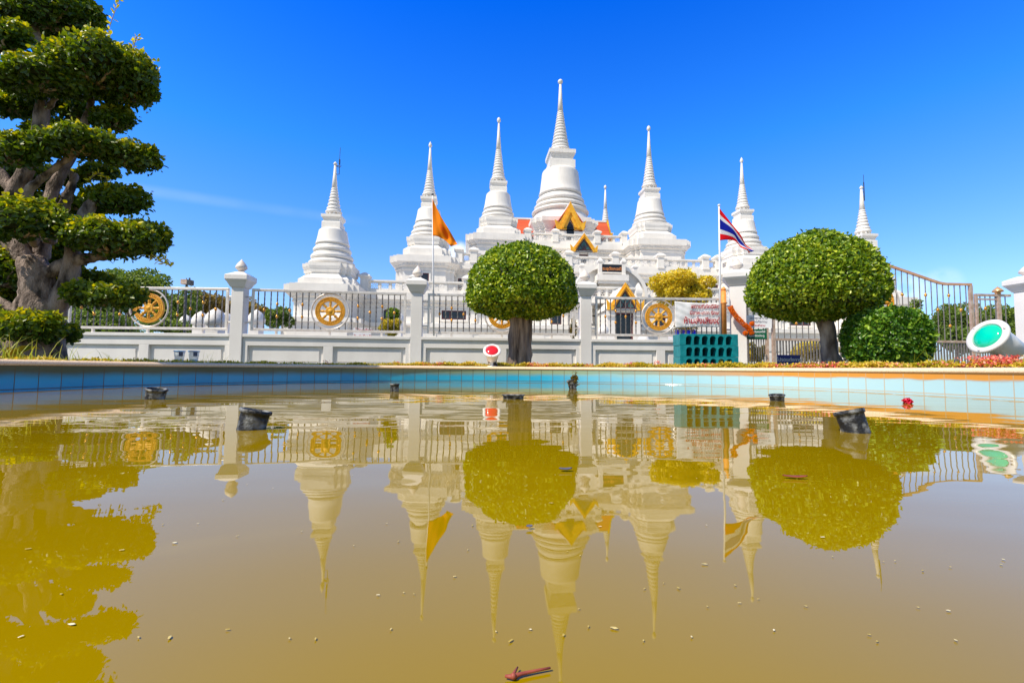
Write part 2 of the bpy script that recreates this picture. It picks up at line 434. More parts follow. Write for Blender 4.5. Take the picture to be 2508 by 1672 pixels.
def mk_water():
    m, N, L, b = new_mat('murky_yellow_water')
    setp(b, rough=0.0, ior=1.44)
    tc = N.new('ShaderNodeTexCoord')
    n = N.new('ShaderNodeTexNoise'); n.inputs['Scale'].default_value = 0.9; n.inputs['Detail'].default_value = 3
    L.new(tc.outputs['Object'], n.inputs['Vector'])
    r = N.new('ShaderNodeValToRGB')
    r.color_ramp.elements[0].position, r.color_ramp.elements[1].position = 0.3, 0.7
    r.color_ramp.elements[0].color, r.color_ramp.elements[1].color = (0.285, 0.186, 0.0002, 1), (0.33, 0.214, 0.0004, 1)
    L.new(n.outputs[0], r.inputs[0]); L.new(r.outputs[0], b.inputs['Base Color'])
    # barely moving surface: long low swell plus short ripples, wider across the view than along it
    mp = N.new('ShaderNodeMapping'); mp.inputs['Scale'].default_value = (0.8, 1.5, 1)
    L.new(tc.outputs['Object'], mp.inputs[0])
    n2 = N.new('ShaderNodeTexNoise'); n2.inputs['Scale'].default_value = 1.6; n2.inputs['Detail'].default_value = 2.0
    L.new(mp.outputs[0], n2.inputs['Vector'])
    n3 = N.new('ShaderNodeTexNoise'); n3.inputs['Scale'].default_value = 9.0; n3.inputs['Detail'].default_value = 2
    L.new(mp.outputs[0], n3.inputs['Vector'])
    # ripples gather in patches
    n4 = N.new('ShaderNodeTexNoise'); n4.inputs['Scale'].default_value = 0.55; n4.inputs['Detail'].default_value = 1
    L.new(tc.outputs['Object'], n4.inputs['Vector'])
    mr = N.new('ShaderNodeMapRange'); mr.inputs[1].default_value, mr.inputs[2].default_value = 0.42, 0.68
    mr.inputs[3].default_value, mr.inputs[4].default_value = 0.04, 0.5
    L.new(n4.outputs[0], mr.inputs[0])
    mu = N.new('ShaderNodeMath'); mu.operation = 'MULTIPLY'; L.new(n3.outputs[0], mu.inputs[0]); L.new(mr.outputs[0], mu.inputs[1])
    ad = N.new('ShaderNodeMath'); ad.operation = 'MULTIPLY_ADD'; L.new(n2.outputs[0], ad.inputs[0]); ad.inputs[1].default_value = 1.0
    sc = N.new('ShaderNodeMath'); sc.operation = 'MULTIPLY'; L.new(mu.outputs[0], sc.inputs[0]); sc.inputs[1].default_value = 0.30
    L.new(sc.outputs[0], ad.inputs[2])
    bp = N.new('ShaderNodeBump'); bp.inputs['Strength'].default_value = 1.0; bp.inputs['Distance'].default_value = 0.004
    L.new(ad.outputs[0], bp.inputs['Height']); L.new(bp.outputs[0], b.inputs['Normal'])
    return m
M['water'] = mk_water()

def mk_tiles():
    """square glazed tiles, u along the wall and v up it in tile units; algae and rust stain the top, paling of the sunlit end is painted in"""
    m, N, L, b = new_mat('glazed_pool_tile')
    setp(b, rough=0.18)
    uv = N.new('ShaderNodeUVMap')
    sep = N.new('ShaderNodeSeparateXYZ'); L.new(uv.outputs[0], sep.inputs[0])
    def mth(op, a, bb=None, c=None):
        n = N.new('ShaderNodeMath'); n.operation = op
        for i, v in enumerate((a, bb, c)):
            if v is None: continue
            if isinstance(v, (int, float)): n.inputs[i].default_value = v
            else: L.new(v, n.inputs[i])
        return n.outputs[0]
    def mix(f, a, bcol):
        n = N.new('ShaderNodeMix'); n.data_type = 'RGBA'; L.new(f, n.inputs['Factor'])
        if isinstance(a, tuple): n.inputs[6].default_value = a
        else: L.new(a, n.inputs[6])
        n.inputs[7].default_value = bcol
        return n.outputs[2]
    fu, fv = mth('FRACT', sep.outputs[0]), mth('FRACT', sep.outputs[1])
    gu = mth('GREATER_THAN', mth('ABSOLUTE', mth('SUBTRACT', fu, 0.5)), 0.478)
    gv = mth('GREATER_THAN', mth('ABSOLUTE', mth('SUBTRACT', fv, 0.5)), 0.478)
    grout = mth('MAXIMUM', gu, gv)
    idn = N.new('ShaderNodeTexWhiteNoise'); idn.noise_dimensions = '2D'
    cmb = N.new('ShaderNodeCombineXYZ'); L.new(mth('FLOOR', sep.outputs[0]), cmb.inputs[0]); L.new(mth('FLOOR', sep.outputs[1]), cmb.inputs[1])
    L.new(cmb.outputs[0], idn.inputs['Vector'])
    base = N.new('ShaderNodeValToRGB')
    base.color_ramp.elements[0].color = (0.015, 0.38, 0.66, 1); base.color_ramp.elements[1].color = (0.03, 0.46, 0.74, 1)
    L.new(idn.outputs[0], base.inputs[0])
    nz = N.new('ShaderNodeTexNoise'); nz.inputs['Scale'].default_value = 1.3; nz.inputs['Detail'].default_value = 4
    mp = N.new('ShaderNodeMapping'); mp.inputs['Scale'].default_value = (0.35, 1.2, 1); L.new(uv.outputs[0], mp.inputs[0]); L.new(mp.outputs[0], nz.inputs['Vector'])
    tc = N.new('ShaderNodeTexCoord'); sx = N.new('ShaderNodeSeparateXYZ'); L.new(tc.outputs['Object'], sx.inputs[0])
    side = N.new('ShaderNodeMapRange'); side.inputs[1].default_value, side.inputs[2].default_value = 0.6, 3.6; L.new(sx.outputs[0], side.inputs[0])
    wob = mth('MULTIPLY', mth('SUBTRACT', nz.outputs[0], 0.5), 0.35)
    vv = mth('ADD', sep.outputs[1], wob)
    st = N.new('ShaderNodeMapRange'); st.interpolation_type = 'SMOOTHSTEP'
    st.inputs[1].default_value, st.inputs[2].default_value = 0.30, 0.80; L.new(vv, st.inputs[0])
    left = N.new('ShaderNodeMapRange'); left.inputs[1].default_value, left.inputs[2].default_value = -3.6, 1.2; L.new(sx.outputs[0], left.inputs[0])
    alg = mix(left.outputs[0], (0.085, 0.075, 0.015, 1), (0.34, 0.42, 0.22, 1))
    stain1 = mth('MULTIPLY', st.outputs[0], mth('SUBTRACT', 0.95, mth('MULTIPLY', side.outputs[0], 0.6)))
    nn_ = N.new('ShaderNodeMix'); nn_.data_type = 'RGBA'; L.new(stain1, nn_.inputs['Factor']); L.new(base.outputs[0], nn_.inputs[6]); L.new(alg, nn_.inputs[7]); c = nn_.outputs[2]          # algae film below the coping, darker towards the left
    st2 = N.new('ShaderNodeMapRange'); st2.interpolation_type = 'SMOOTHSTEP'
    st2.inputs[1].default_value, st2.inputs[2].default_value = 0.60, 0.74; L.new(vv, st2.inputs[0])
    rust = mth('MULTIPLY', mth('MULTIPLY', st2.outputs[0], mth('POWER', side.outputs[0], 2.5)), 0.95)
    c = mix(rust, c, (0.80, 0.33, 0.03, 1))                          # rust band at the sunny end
    sunlit_pale = mth('MULTIPLY', side.outputs[0], mth('SUBTRACT', 1.0, st2.outputs[0]))
    c = mix(mth('MULTIPLY', sunlit_pale, 0.85), c, (0.56, 0.80, 0.84, 1))  # sunlit paling painted into the tile colour there
    gcol = mix(side.outputs[0], (0.10, 0.07, 0.03, 1), (0.62, 0.44, 0.24, 1))  # grout paled at the sunlit end, light painted into its colour
    ng = N.new('ShaderNodeMix'); ng.data_type = 'RGBA'; L.new(mth('MULTIPLY', grout, 0.85), ng.inputs['Factor']); L.new(c, ng.inputs[6]); L.new(gcol, ng.inputs[7]); c = ng.outputs[2]
    L.new(c, b.inputs['Base Color'])
    bp = N.new('ShaderNodeBump'); bp.inputs['Strength'].default_value = 0.4; bp.inputs['Distance'].default_value = 0.004; bp.invert = True
    L.new(grout, bp.inputs['Height']); L.new(bp.outputs[0], b.inputs['Normal'])
    return m
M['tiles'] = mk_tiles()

# ------------------------------------------------------------------ leaves
def unit(a): return a / np.maximum(np.linalg.norm(a, axis=1, keepdims=True), 1e-9)
def leaf_object(name, P, Nn, length, width, mat, parent=None, origin=None, spread=0.7, droop=0.0, tone=None, lift=0.35, core=None):
    """small folded leaves at points P facing about Nn, all in one mesh; core = (verts, faces) closes the inside"""
    n = len(P)
    P = np.asarray(P, float)
    if origin is not None: P = P - np.array(origin)[None]
    nn = unit(np.asarray(Nn, float) + rng.normal(0, spread, (n, 3)))
    ax = unit(np.cross(nn, rng.normal(0, 1, (n, 3))) + nn * lift + np.array([0, 0, -droop])[None])
    sd = unit(np.cross(nn, ax))
    up = np.cross(ax, sd)
    L = (length * rng.uniform(0.65, 1.25, n))[:, None]
    W = (width * rng.uniform(0.7, 1.2, n))[:, None]
    V = np.empty((n, 6, 3))
    V[:, 0] = P
    V[:, 1] = P + ax * L * 0.35 + sd * W * 0.5 + up * W * 0.16
    V[:, 2] = P + ax * L * 0.72 + sd * W * 0.38 + up * W * 0.10
    V[:, 3] = P + ax * L - up * L * 0.08
    V[:, 4] = P + ax * L * 0.72 - sd * W * 0.38 + up * W * 0.10
    V[:, 5] = P + ax * L * 0.35 - sd * W * 0.5 + up * W * 0.16
    base = (np.arange(n) * 6)[:, None]
    q1 = base + np.array([[0, 1, 2, 3]]); q2 = base + np.array([[0, 3, 4, 5]])
    loops = np.stack([q1, q2], 1).reshape(-1)
    me = bpy.data.meshes.new(name)
    me.vertices.add(n * 6); me.vertices.foreach_set('co', V.reshape(-1))
    me.loops.add(n * 8); me.loops.foreach_set('vertex_index', loops.astype(np.int32))
    me.polygons.add(n * 2); me.polygons.foreach_set('loop_start', (np.arange(n * 2) * 4).astype(np.int32))
    me.materials.append(mat)
    me.update(calc_edges=True)
    a = me.attributes.new('tone', 'FLOAT', 'POINT')
    t = rng.beta(2.2, 2.6, n) if tone is None else np.clip(tone, 0, 1)
    a.data.foreach_set('value', np.repeat(t, 6).astype(np.float32))
    ob = bpy.data.objects.new(name, me); COL.objects.link(ob)
    if parent is not None: ob.parent = parent
    elif origin is not None: ob.location = origin
    return ob
def ellipsoid_points(n, c, r, zlo=-1.0, power=2.0, jitter=0.06):
    """points on (and just inside) a blob around c, with outward directions"""
    d = unit(rng.normal(0, 1, (int(n * 1.6) + 50, 3)))
    d = d[d[:, 2] > zlo][:n]
    k = (np.abs(d) ** power).sum(1) ** (-1.0 / power)
    s = k * (1 - np.abs(rng.normal(0, jitter, len(d))))
    r = np.array(r)
    P = d * s[:, None] * r + np.array(c)
    return P, unit(d / r)
def lumps(P, c, amp, freq, seed=0):
    """slow in-and-out swelling of a crown so its outline is uneven"""
    q = (P - np.array(c)) * freq
    s = np.sin(q[:, 0] * 1.7 + seed) * np.sin(q[:, 1] * 1.9 + 1.3 * seed) + 0.7 * np.sin(q[:, 2] * 2.3 + 2.1 * seed) * np.sin(q[:, 0] * 2.9 - seed)
    return P + (P - np.array(c)) * (amp * s)[:, None]

def text_part(name, body, size, mat, parent, M4, depth=0.004, align='CENTER', sx=1.0, bold=0.016):
    """writing as a mesh: laid in the x-y plane of M4"""
    cu = bpy.data.curves.new(name, 'FONT')
    cu.body = body; cu.size = size; cu.align_x = align; cu.align_y = 'CENTER'
    cu.extrude = depth / 2; cu.resolution_u = 3; cu.offset = size * bold
    tmp = bpy.data.objects.new(name, cu); COL.objects.link(tmp)
    bpy.context.view_layer.update()
    dg = bpy.context.evaluated_depsgraph_get()
    me = bpy.data.meshes.new_from_object(tmp.evaluated_get(dg))
    bpy.data.objects.remove(tmp)
    me.materials.clear(); me.materials.append(mat)
    me.transform(M4 @ Matrix.Diagonal((sx, 1, 1, 1)))
    ob = bpy.data.objects.new(name, me); COL.objects.link(ob)
    if parent is not None: ob.parent = parent
    return ob
FACE = Matrix(((1, 0, 0, 0), (0, 0, -1, 0), (0, 1, 0, 0), (0, 0, 0, 1)))   # x-y writing stood up to face -y

# ------------------------------------------------------------------ ground, pool, water
G = 0.24                                  # lawn level (water is z = 0)
PC, PR, PN = (0.0, 4.05), 4.15, 5.0       # pool: round far side, longer near side
def pool_pt(a, off=0.0, z=0.0):
    s = sin(a)
    ry = PR if s > 0 else PN
    return (PC[0] + (PR + off) * cos(a), PC[1] + (ry + off) * s, z)
def build_ground():
    m = MB(); n = 160
    rings = [[pool_pt(2 * pi * k / n, 0.27, G) for k in range(n)]]
    for R in (7, 10, 15, 30, 80, 300, 1500):
        rings.append([(PC[0] + R * cos(2 * pi * k / n), PC[1] + R * sin(2 * pi * k / n), G) for k in range(n)])
    for i in range(len(rings) - 1):
        m.add(rings[i] + rings[i + 1], [(k, (k + 1) % n, (k + 1) % n + n, k + n) for k in range(n)])
    tag(m.build('ground', M['soil']), kind='structure')
    m = MB()
    m.add([(-14, 13.2, G + 0.004), (40, 13.2, G + 0.004), (60, 36, G + 0.004), (-40, 36, G + 0.004)], [(0, 1, 2, 3)])
    tag(m.build('temple_forecourt_pavement', M['paving']), kind='structure')
    m = MB(); n = 128
    m.add([pool_pt(2 * pi * k / n, -0.001, 0.0) for k in range(n)], [tuple(range(n))])
    tag(m.build('pool_water', M['water'], fixn=False), kind='structure')
def build_pool():
    root = thing('pool_rim', (PC[0], PC[1], 0), 'blue tiled curved pool wall topped by a peach terrazzo coping', 'pool wall')
    n = 200
    # arc length for the tile grid
    pts = [pool_pt(-pi / 2 + 2 * pi * k / n) for k in range(n + 1)]
    s = [0.0]
    for a, b in zip(pts, pts[1:]): s.append(s[-1] + math.dist(a, b))
    m = MB(); vs, uv, fs = [], [], []
    for k in range(n + 1):
        x, y, _ = pts[k]
        for z in (-0.5, 0.2145):
            vs.append((x - PC[0], y - PC[1], z)); uv.append((s[k] / 0.2, (z - 0.014) / 0.2))
    fs = [(2 * k, 2 * k + 1, 2 * k + 3, 2 * k + 2) for k in range(n)]
    m.smooth = True
    m.add(vs, fs); m.uv = uv
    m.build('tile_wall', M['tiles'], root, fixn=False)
    m = MB()
    sec = [(-0.008, 0.2155), (-0.016, 0.226), (-0.015, 0.238), (-0.006, 0.250), (0.012, 0.260), (0.04, 0.266), (0.27, 0.266), (0.27, 0.2155)]
    vs = []
    for k in range(n):
        a = -pi / 2 + 2 * pi * k / n
        for o, z in sec:
            p = pool_pt(a, o, z); vs.append((p[0] - PC[0], p[1] - PC[1], z))
    c = len(sec)
    fs = [(k * c + i, ((k + 1) % n) * c + i, ((k + 1) % n) * c + (i + 1) % c, k * c + (i + 1) % c) for k in range(n) for i in range(c)]
    m.add(vs, fs)
    m.build('coping', M['coping'], root)
build_ground(); build_pool()

# ------------------------------------------------------------------ temple
TX, TY, TPHI = 6.404, 62.0, radians(5.03)
def redent(h, s, n=2):
    """square of half-width h whose corners step in n times by s (anticlockwise)"""
    q = []
    for k in range(n + 1):
        q.append((h - k * s, h - (n - k) * s))
        if k < n: q.append((h - (k + 1) * s, h - (n - k) * s))
    out = []
    for r in range(4):
        for x, y in q:
            for _ in range(r): x, y = -y, x
            out.append((x, y))
    return out
def storey_plan(H, c, h, s):
    """square with a redented square turret standing out at each corner (anticlockwise), front at -y"""
    a, b = c - h, c + h
    front = [(a, -H), (a, -(b - 2 * s)), (a + s, -(b - 2 * s)), (a + s, -(b - s)), (a + 2 * s, -(b - s)), (a + 2 * s, -b),
             (b - 2 * s, -b), (b - 2 * s, -(b - s)), (b - s, -(b - s)), (b - s, -(b - 2 * s)), (b, -(b - 2 * s)),
             (b, -(a + 2 * s)), (b - s, -(a + 2 * s)), (b - s, -(a + s)), (b - 2 * s, -(a + s)), (b - 2 * s, -a), (H, -a)]
    out = []
    for r in range(4):
        for x, y in front:
            for _ in range(r): x, y = -y, x
            out.append((x, y))
    return out
def gable_outline(w, z0, z1, flare=0.16):
    """carved pediment outline: upswept corners, flame edge, pointed tip; returned in (x, z) anticlockwise"""
    h = z1 - z0
    R = [(w, z0), (w * 1.06, z0 + h * 0.10), (w * (1.0 + flare), z0 + h * 0.33), (w * 0.98, z0 + h * 0.245), (w * 0.80, z0 + h * 0.24)]
    n = 6
    for i in range(n):
        t = i / n
        x, z = w * 0.72 * (1 - t) ** 1.04, z0 + h * (0.26 + 0.66 * t)
        R += [(x + 0.035 * w, z + 0.03 * h), (x * 0.93 + 0.0 * w, z + 0.055 * h)]
    R += [(w * 0.035, z0 + h * 0.93)]
    return R + [(0, z1)] + [(-x, z) for x, z in reversed(R)]
def add_gable(root, sub, w, z0, z1, y, win=None, inner=True):
    """gold pediment at depth y (front at -y); win = (half width, bottom, top) of the opening"""
    m = MB()
    out = gable_outline(w, z0, z1)
    if win:
        hw, wb, wt = win
        hole = []
        for x, z in out:
            # inner outline: the opening's pointed edge, walked in step with the outer one
            t = max(0.0, min(1.0, 1 - abs(x) / w))
            zz = z0 + (wt - z0) * t
            xx = math.copysign(min(hw, hw * (1 - (zz - z0) / (wt - z0)) * 1.35), x) if abs(x) > 1e-6 else 0.0
            hole.append((xx, zz if abs(x) > 1e-6 else wt))
        m.strip(out, hole, -y, -y + 0.28)
    else:
        m.prism(out, -y, -y + 0.28)
    g = m.build('gable', M['gold_gable'], root)
    if inner:
        m = MB()
        # a second, smaller chevron standing in front of the first
        w2, a, b = w * 0.66, z0 + (z1 - z0) * 0.04, z0 + (z1 - z0) * 0.76
        o2 = [(w2, a), (w2 * 1.06, a + 0.12 * (b - a)), (0, b), (-w2 * 1.06, a + 0.12 * (b - a)), (-w2, a)]
        i2 = [(w2 * 0.76, a), (w2 * 0.78, a + 0.06 * (b - a)), (0, b - 0.24 * (b - a)), (-w2 * 0.78, a + 0.06 * (b - a)), (-w2 * 0.76, a)]
        if win: o2, i2 = o2, i2
        m.strip(o2, i2, -y - 0.16, -y - 0.003)
        m.build('carved_band', M['gold_gable'], g)
    return g

def build_temple():
    root = thing('temple_hall', (TX, TY, 0), 'white stepped temple terraces with balustrades, gilded gables and dark windows', 'temple', rz=TPHI)
    storeys = [  # wall half, turret centre, turret half, step, profile
        (22.0, 23.15, 2.2, 0.33, [(0.245, 0.62), (3.3, 0.62), (3.55, 0.72), (3.62, 0.86), (3.95, 0.86), (4.02, 0.12), (4.08, 0.0), (5.2, 0.0), (5.24, 0.09), (5.38, 0.09), (5.42, 0.04), (5.5, 0.06), (5.56, 0.24), (5.62, 0.24), (5.9, 0.5), (5.9, 0.56), (6.5, 0.56)]),
        (16.2, 16.16, 2.65, 0.36, [(6.51, 0.3), (6.9, 0.3), (7.0, 0.04), (9.15, 0.0), (9.2, 0.09), (9.33, 0.09), (9.36, 0.03), (9.46, 0.05), (9.52, 0.20), (9.58, 0.20), (9.86, 0.44), (9.86, 0.50), (10.45, 0.50)]),
        (9.4, 9.0, 3.1, 0.40, [(10.46, 0.3), (10.9, 0.3), (11.0, 0.04), (13.3, 0.0), (13.36, 0.09), (13.5, 0.09), (13.53, 0.03), (13.62, 0.05), (13.68, 0.2), (13.74, 0.2), (14.02, 0.42), (14.02, 0.48), (14.7, 0.48)]),
    ]
    for H, c, h, s, prof in storeys:
        m = MB(); m.loft(storey_plan(H, c, h, s), prof)
        # dentil band under the cornice of the front and turrets
        zt = prof[-5][0] + 0.02
        def dent(x0, x1, y):
            n = max(2, int((x1 - x0) / 0.28)); w = (x1 - x0) / n
            for i in range(n): m.box(x0 + w * (i + 0.22), x0 + w * (i + 0.78), y - 0.10, y + 0.12, zt + 0.02, zt + 0.17)
        dent(-(c - h) + 0.3, (c - h) - 0.3, -H - 0.26)
        for sx in (-1, 1):
            dent(sx * c - (h - 2 * s), sx * c + (h - 2 * s), -(c + h) - 0.26)
            for k in (0, 1):
                for q in (-1, 1):
                    x = sx * c + q * (h - 2 * s + s * (k + 0.5)); dent(x - s * 0.4, x + s * 0.4, -(c + h - s * (k + 1)) - 0.26)
        m.build('storey', M['white'], root)
    # ---- balustrades: posts, rails and pierced panels
    def post(x, y, z, w=0.62, h=1.62):
        m = MB()
        q = [(-w / 2, -w / 2), (w / 2, -w / 2), (w / 2, w / 2), (-w / 2, w / 2)]
        m.loft(q, [(z + 0.005, 0.03), (z + 0.12, 0.03), (z + 0.14, 0), (z + h * 0.66, 0), (z + h * 0.69, 0.03), (z + h * 0.735, w * 0.20), (z + h * 0.78, w * 0.22), (z + h * 0.82, w * 0.19), (z + h * 0.90, -w * 0.06), (z + h * 0.955, -w * 0.22), (z + h, -w * 0.44)], x, y)
        m.build('post', M['white'], root)
    def run(a, b, z, top=1.0, panel=0.78, fill=True):
        a, b = Vector(a), Vector(b)
        L = (b - a).length; u = (b - a) / L
        m = MB()
        def P(s, zz): p = a + u * s; return (p.x, p.y, zz)
        m.bar(P(0, z + 0.10), P(L, z + 0.10), 0.30, 0.19)
        m.bar(P(0, z + top - 0.07), P(L, z + top - 0.07), 0.36, 0.14)
        n = max(1, round(L / panel)); w = L / n
        zl, zh = z + 0.195, z + top - 0.14
        for i in range(n + 1):
            ww = 0.2 if i % 3 == 0 else 0.12
            m.bar(P(w * i, zl), P(w * i, zh), ww, 0.24 if i % 3 == 0 else 0.16, up=(u.x, u.y, 0))
        if fill:
            for i in range(n):
                s0, s1 = w * i + 0.08, w * (i + 1) - 0.08
                cx, cz, r = (s0 + s1) / 2, (zl + zh) / 2, min(s1 - s0, zh - zl) * 0.40
                ang = [k * pi / 4 + pi / 8 for k in range(8)]
                # pierced flower: surround with eight petals left open
                m.bar(P(s0, zl + 0.05), P(s1, zl + 0.05), 0.05, 0.10); m.bar(P(s0, zh - 0.05), P(s1, zh - 0.05), 0.05, 0.10)
                m.bar(P(s0 + 0.04, zl + 0.09), P(s0 + 0.04, zh - 0.09), 0.08, 0.05, up=(u.x, u.y, 0)); m.bar(P(s1 - 0.04, zl + 0.09), P(s1 - 0.04, zh - 0.09), 0.08, 0.05, up=(u.x, u.y, 0))
                for an in (0, pi / 2, pi, 3 * pi / 2):
                    m.bar(P(cx + cos(an) * r * 0.5, cz + sin(an) * r * 0.5), P(cx + cos(an) * r * 1.15, cz + sin(an) * r * 1.15), 0.05, 0.045, up=(u.y, -u.x, 0))
                for an in (pi / 4, 3 * pi / 4, 5 * pi / 4, 7 * pi / 4):
                    m.bar(P(cx + cos(an) * r * 0.25, cz + sin(an) * r * 0.25), P(cx + cos(an) * r * 1.3, cz + sin(an) * r * 1.3), 0.042, 0.04, up=(u.y, -u.x, 0))
        m.build('balustrade', M['white'], root)
    def edge(z, t, xs, w, skip=()):
        for x in xs: post(x, -t, z, w)
        for x0, x1 in zip(xs, xs[1:]):
            if (x0, x1) in skip: continue
            run((x0 + w / 2 + 0.002, -t, 0), (x1 - w / 2 - 0.002, -t, 0), z)
    edge(14.7, 9.6, [-5.6, -2.44, 2.44, 5.6], 0.66)
    edge(10.45, 16.45, [-13.1, -11.7, -7.0, -2.34, 2.34, 7.0, 11.7, 13.1], 0.66)
    edge(6.5, 22.3, [-20.6, -16.5, -12.2, -8.0, -4.3, 4.3, 8.0, 12.2, 16.5, 20.6], 0.66)
    for z, x, y0, y1 in ((14.7, 9.6, -5.6, 5.6), (10.45, 16.45, -13.0, 13.0), (6.5, 22.3, -20.5, 20.5)):
        for sx in (-1, 1):
            run((sx * x, y0, 0), (sx * x, y1, 0), z, fill=False)
            post(sx * x, y0 + 0.1, z); post(sx * x, 0, z)
    # ---- windows
    def window(x, y, w, z0, z1, cols=2, glass='dark_glass'):
        m = MB()
        f = 0.16
        m.box(x - w / 2 - f, x + w / 2 + f, -y - 0.09, -y + 0.02, z1, z1 + f); m.box(x - w / 2 - f, x + w / 2 + f, -y - 0.12, -y + 0.02, z0 - f, z0)
        m.box(x - w / 2 - f, x - w / 2, -y - 0.09, -y + 0.02, z0, z1); m.box(x + w / 2, x + w / 2 + f, -y - 0.09, -y + 0.02, z0, z1)
        wnd = m.build('window', M['white'], root)
        m = MB(); g = 0.09
        m.box(x - w / 2, x + w / 2, -y - 0.06, -y - 0.003, z1 - g, z1); m.box(x - w / 2, x + w / 2, -y - 0.06, -y - 0.003, z0, z0 + g)
        for i in range(cols + 1):
            xx = x - w / 2 + g / 2 + (w - g) * i / cols
            m.box(xx - g / 2, xx + g / 2, -y - 0.06, -y - 0.003, z0 + g, z1 - g)
        m.build('frame', M['maroon'], wnd)
        m = MB(); m.box(x - w / 2, x + w / 2, -y - 0.03, -y - 0.002, z0 + g * 0.5, z1 - g * 0.5)
        m.build('pane', M[glass], wnd)
    for x in (-13.3, -8.4, 8.4, 13.3, 17.6): window(x, 22.0, 2.05, 4.36, 5.12, 3)
    window(-18.9, 22.0, 0.95, 4.1, 5.1, 1)
    for x in (-4.6, 4.6): window(x, 22.0, 1.0, 4.1, 5.1, 1)
    for x in (-12.55, -8.4, -5.2, 5.2, 8.4, 12.55): window(x, 16.2, 1.25, 7.6, 9.0, 1)
    for x in (-4.4, 4.4): window(x, 9.4, 1.2, 11.3, 12.9, 1)
    for cx, cy, hw, z0, z1 in ((-16.16, 18.81, 0.62, 7.5, 8.9), (16.16, 18.81, 0.62, 7.5, 8.9)): window(cx, cy, hw * 1.4, z0, z1, 1)
    # engaged pilasters along the storeys
    m = MB()
    for H, c, h, z0, z1 in ((22.0, 23.15, 2.2, 4.05, 5.2), (16.2, 16.16, 2.65, 7.0, 9.16), (9.4, 9.0, 3.1, 11.0, 13.3)):
        xs = np.linspace(-(c - h) + 1.6, (c - h) - 1.6, max(4, int((c - h) / 1.9)))
        for x in xs:
            if abs(x) < 1.7: continue
            m.box(x - 0.26, x + 0.26, -H - 0.13, -H + 0.1, z0, z1 - 0.2); m.box(x - 0.32, x + 0.32, -H - 0.18, -H + 0.1, z1 - 0.2, z1 - 0.02)
    m.build('pilaster', M['white'], root)['kind'] = 'stuff'
    # raised panels on the plinth
    m = MB()
    for x0 in np.arange(-20.2, 20.0, 3.0):
        m.box(x0, x0 + 2.5, -22.68, -22.60, 0.6, 1.7); m.box(x0, x0 + 2.5, -22.68, -22.60, 2.0, 3.1)
    m.build('plinth_panel', M['white'], root)['kind'] = 'stuff'
    # ---- drum under the great stupa
    m = MB()
    m.loft(redent(3.85, 0.62), [(14.71, 0.2), (15.1, 0.2), (15.2, 0.02), (17.9, 0.0), (17.95, 0.10), (18.12, 0.10), (18.15, 0.04), (18.3, 0.04), (18.36, 0.16), (18.5, 0.16), (19.0, 0.48), (19.0, 0.55), (19.55, 0.55)])
    m.build('drum', M['white'], root)
    # ---- porches with gilded gables round the drum
    def porch(rot):
        R = Matrix.Rotation(rot, 4, 'Z')
        first = len(root.children)
        before = set(root.children)
        m = MB(); m.box(-1.55, -0.47, -6.5, -3.8, 14.71, 17.0); m.box(0.47, 1.55, -6.5, -3.8, 14.71, 17.0)
        m.box(-1.75, -0.475, -6.62, -6.502, 16.3, 16.98); m.box(0.475, 1.75, -6.62, -6.502, 16.3, 16.98)
        m.box(-1.68, -0.475, -6.58, -6.502, 14.72, 15.3); m.box(0.475, 1.68, -6.58, -6.502, 14.72, 15.3)
        for i in range(4): m.box(-1.70 - 0.02 * i, -0.475, -6.60 - 0.015 * i, -6.502, 15.4 + 0.22 * i, 15.5 + 0.22 * i); m.box(0.475, 1.70 + 0.02 * i, -6.60 - 0.015 * i, -6.502, 15.4 + 0.22 * i, 15.5 + 0.22 * i)
        body = m.build('porch', M['white'], root)
        m = MB()
        m.prism([(-0.465, 14.75), (0.465, 14.75), (0.465, 17.3), (0.25, 17.9), (0, 18.25), (-0.25, 17.9), (-0.465, 17.3)], -6.35, -6.2)
        m.build('doorway', M['dark_glass'], body)
        m = MB()
        for w, zb, zt, y0, y1 in ((1.78, 17.7, 20.75, -6.45, -3.6),):
            for sx in (-1, 1):
                m.add([(sx * (w + 0.12), y0, zb + 0.05), (sx * (w + 0.12), y1, zb + 0.05), (0, y1, zt - 0.25), (0, y0, zt - 0.25), (sx * (w + 0.12), y0, zb - 0.12), (sx * (w + 0.12), y1, zb - 0.12), (0, y1, zt - 0.42), (0, y0, zt - 0.42)],
                      [(0, 1, 2, 3), (4, 7, 6, 5), (0, 4, 5, 1), (0, 3, 7, 4), (1, 5, 6, 2)])
        m.build('roof', M['roof_tile'], body)
        m = MB(); m.bar((0, -6.4, 20.5), (0, -3.7, 20.5), 0.3, 0.22); m.build('ridge', M['white'], body)
        before2 = set(root.children)
        add_gable(root, body, 1.66, 17.2, 20.75, 6.72, (0.47, 17.2, 18.6))
        new = [o for o in root.children if o not in before]
        for o in new: o.matrix_local = R @ o.matrix_local
    porch(0)
    porch(-pi / 2)
    porch(pi / 2)
    # ---- porch of the third storey
    def low_porch(y, yb, hw, z0, zs, w, zt, door, doorw, glass='green_glass'):
        m = MB()
        m.box(-hw, -doorw, -y, -yb, z0, zs); m.box(doorw, hw, -y, -yb, z0, zs); m.box(-doorw + 0.002, doorw - 0.002, -y + 0.15, -yb, door + 0.05, zs)
        m.box(-hw - 0.15, -doorw - 0.02, -y - 0.14, -y - 0.003, zs - 0.45, zs - 0.05); m.box(doorw + 0.02, hw + 0.15, -y - 0.14, -y - 0.003, zs - 0.45, zs - 0.05)
        m.box(-hw, hw, -y - 0.08, -y - 0.003, zs - 0.04, zs + 0.16)
        body = m.build('porch', M['white'], root)
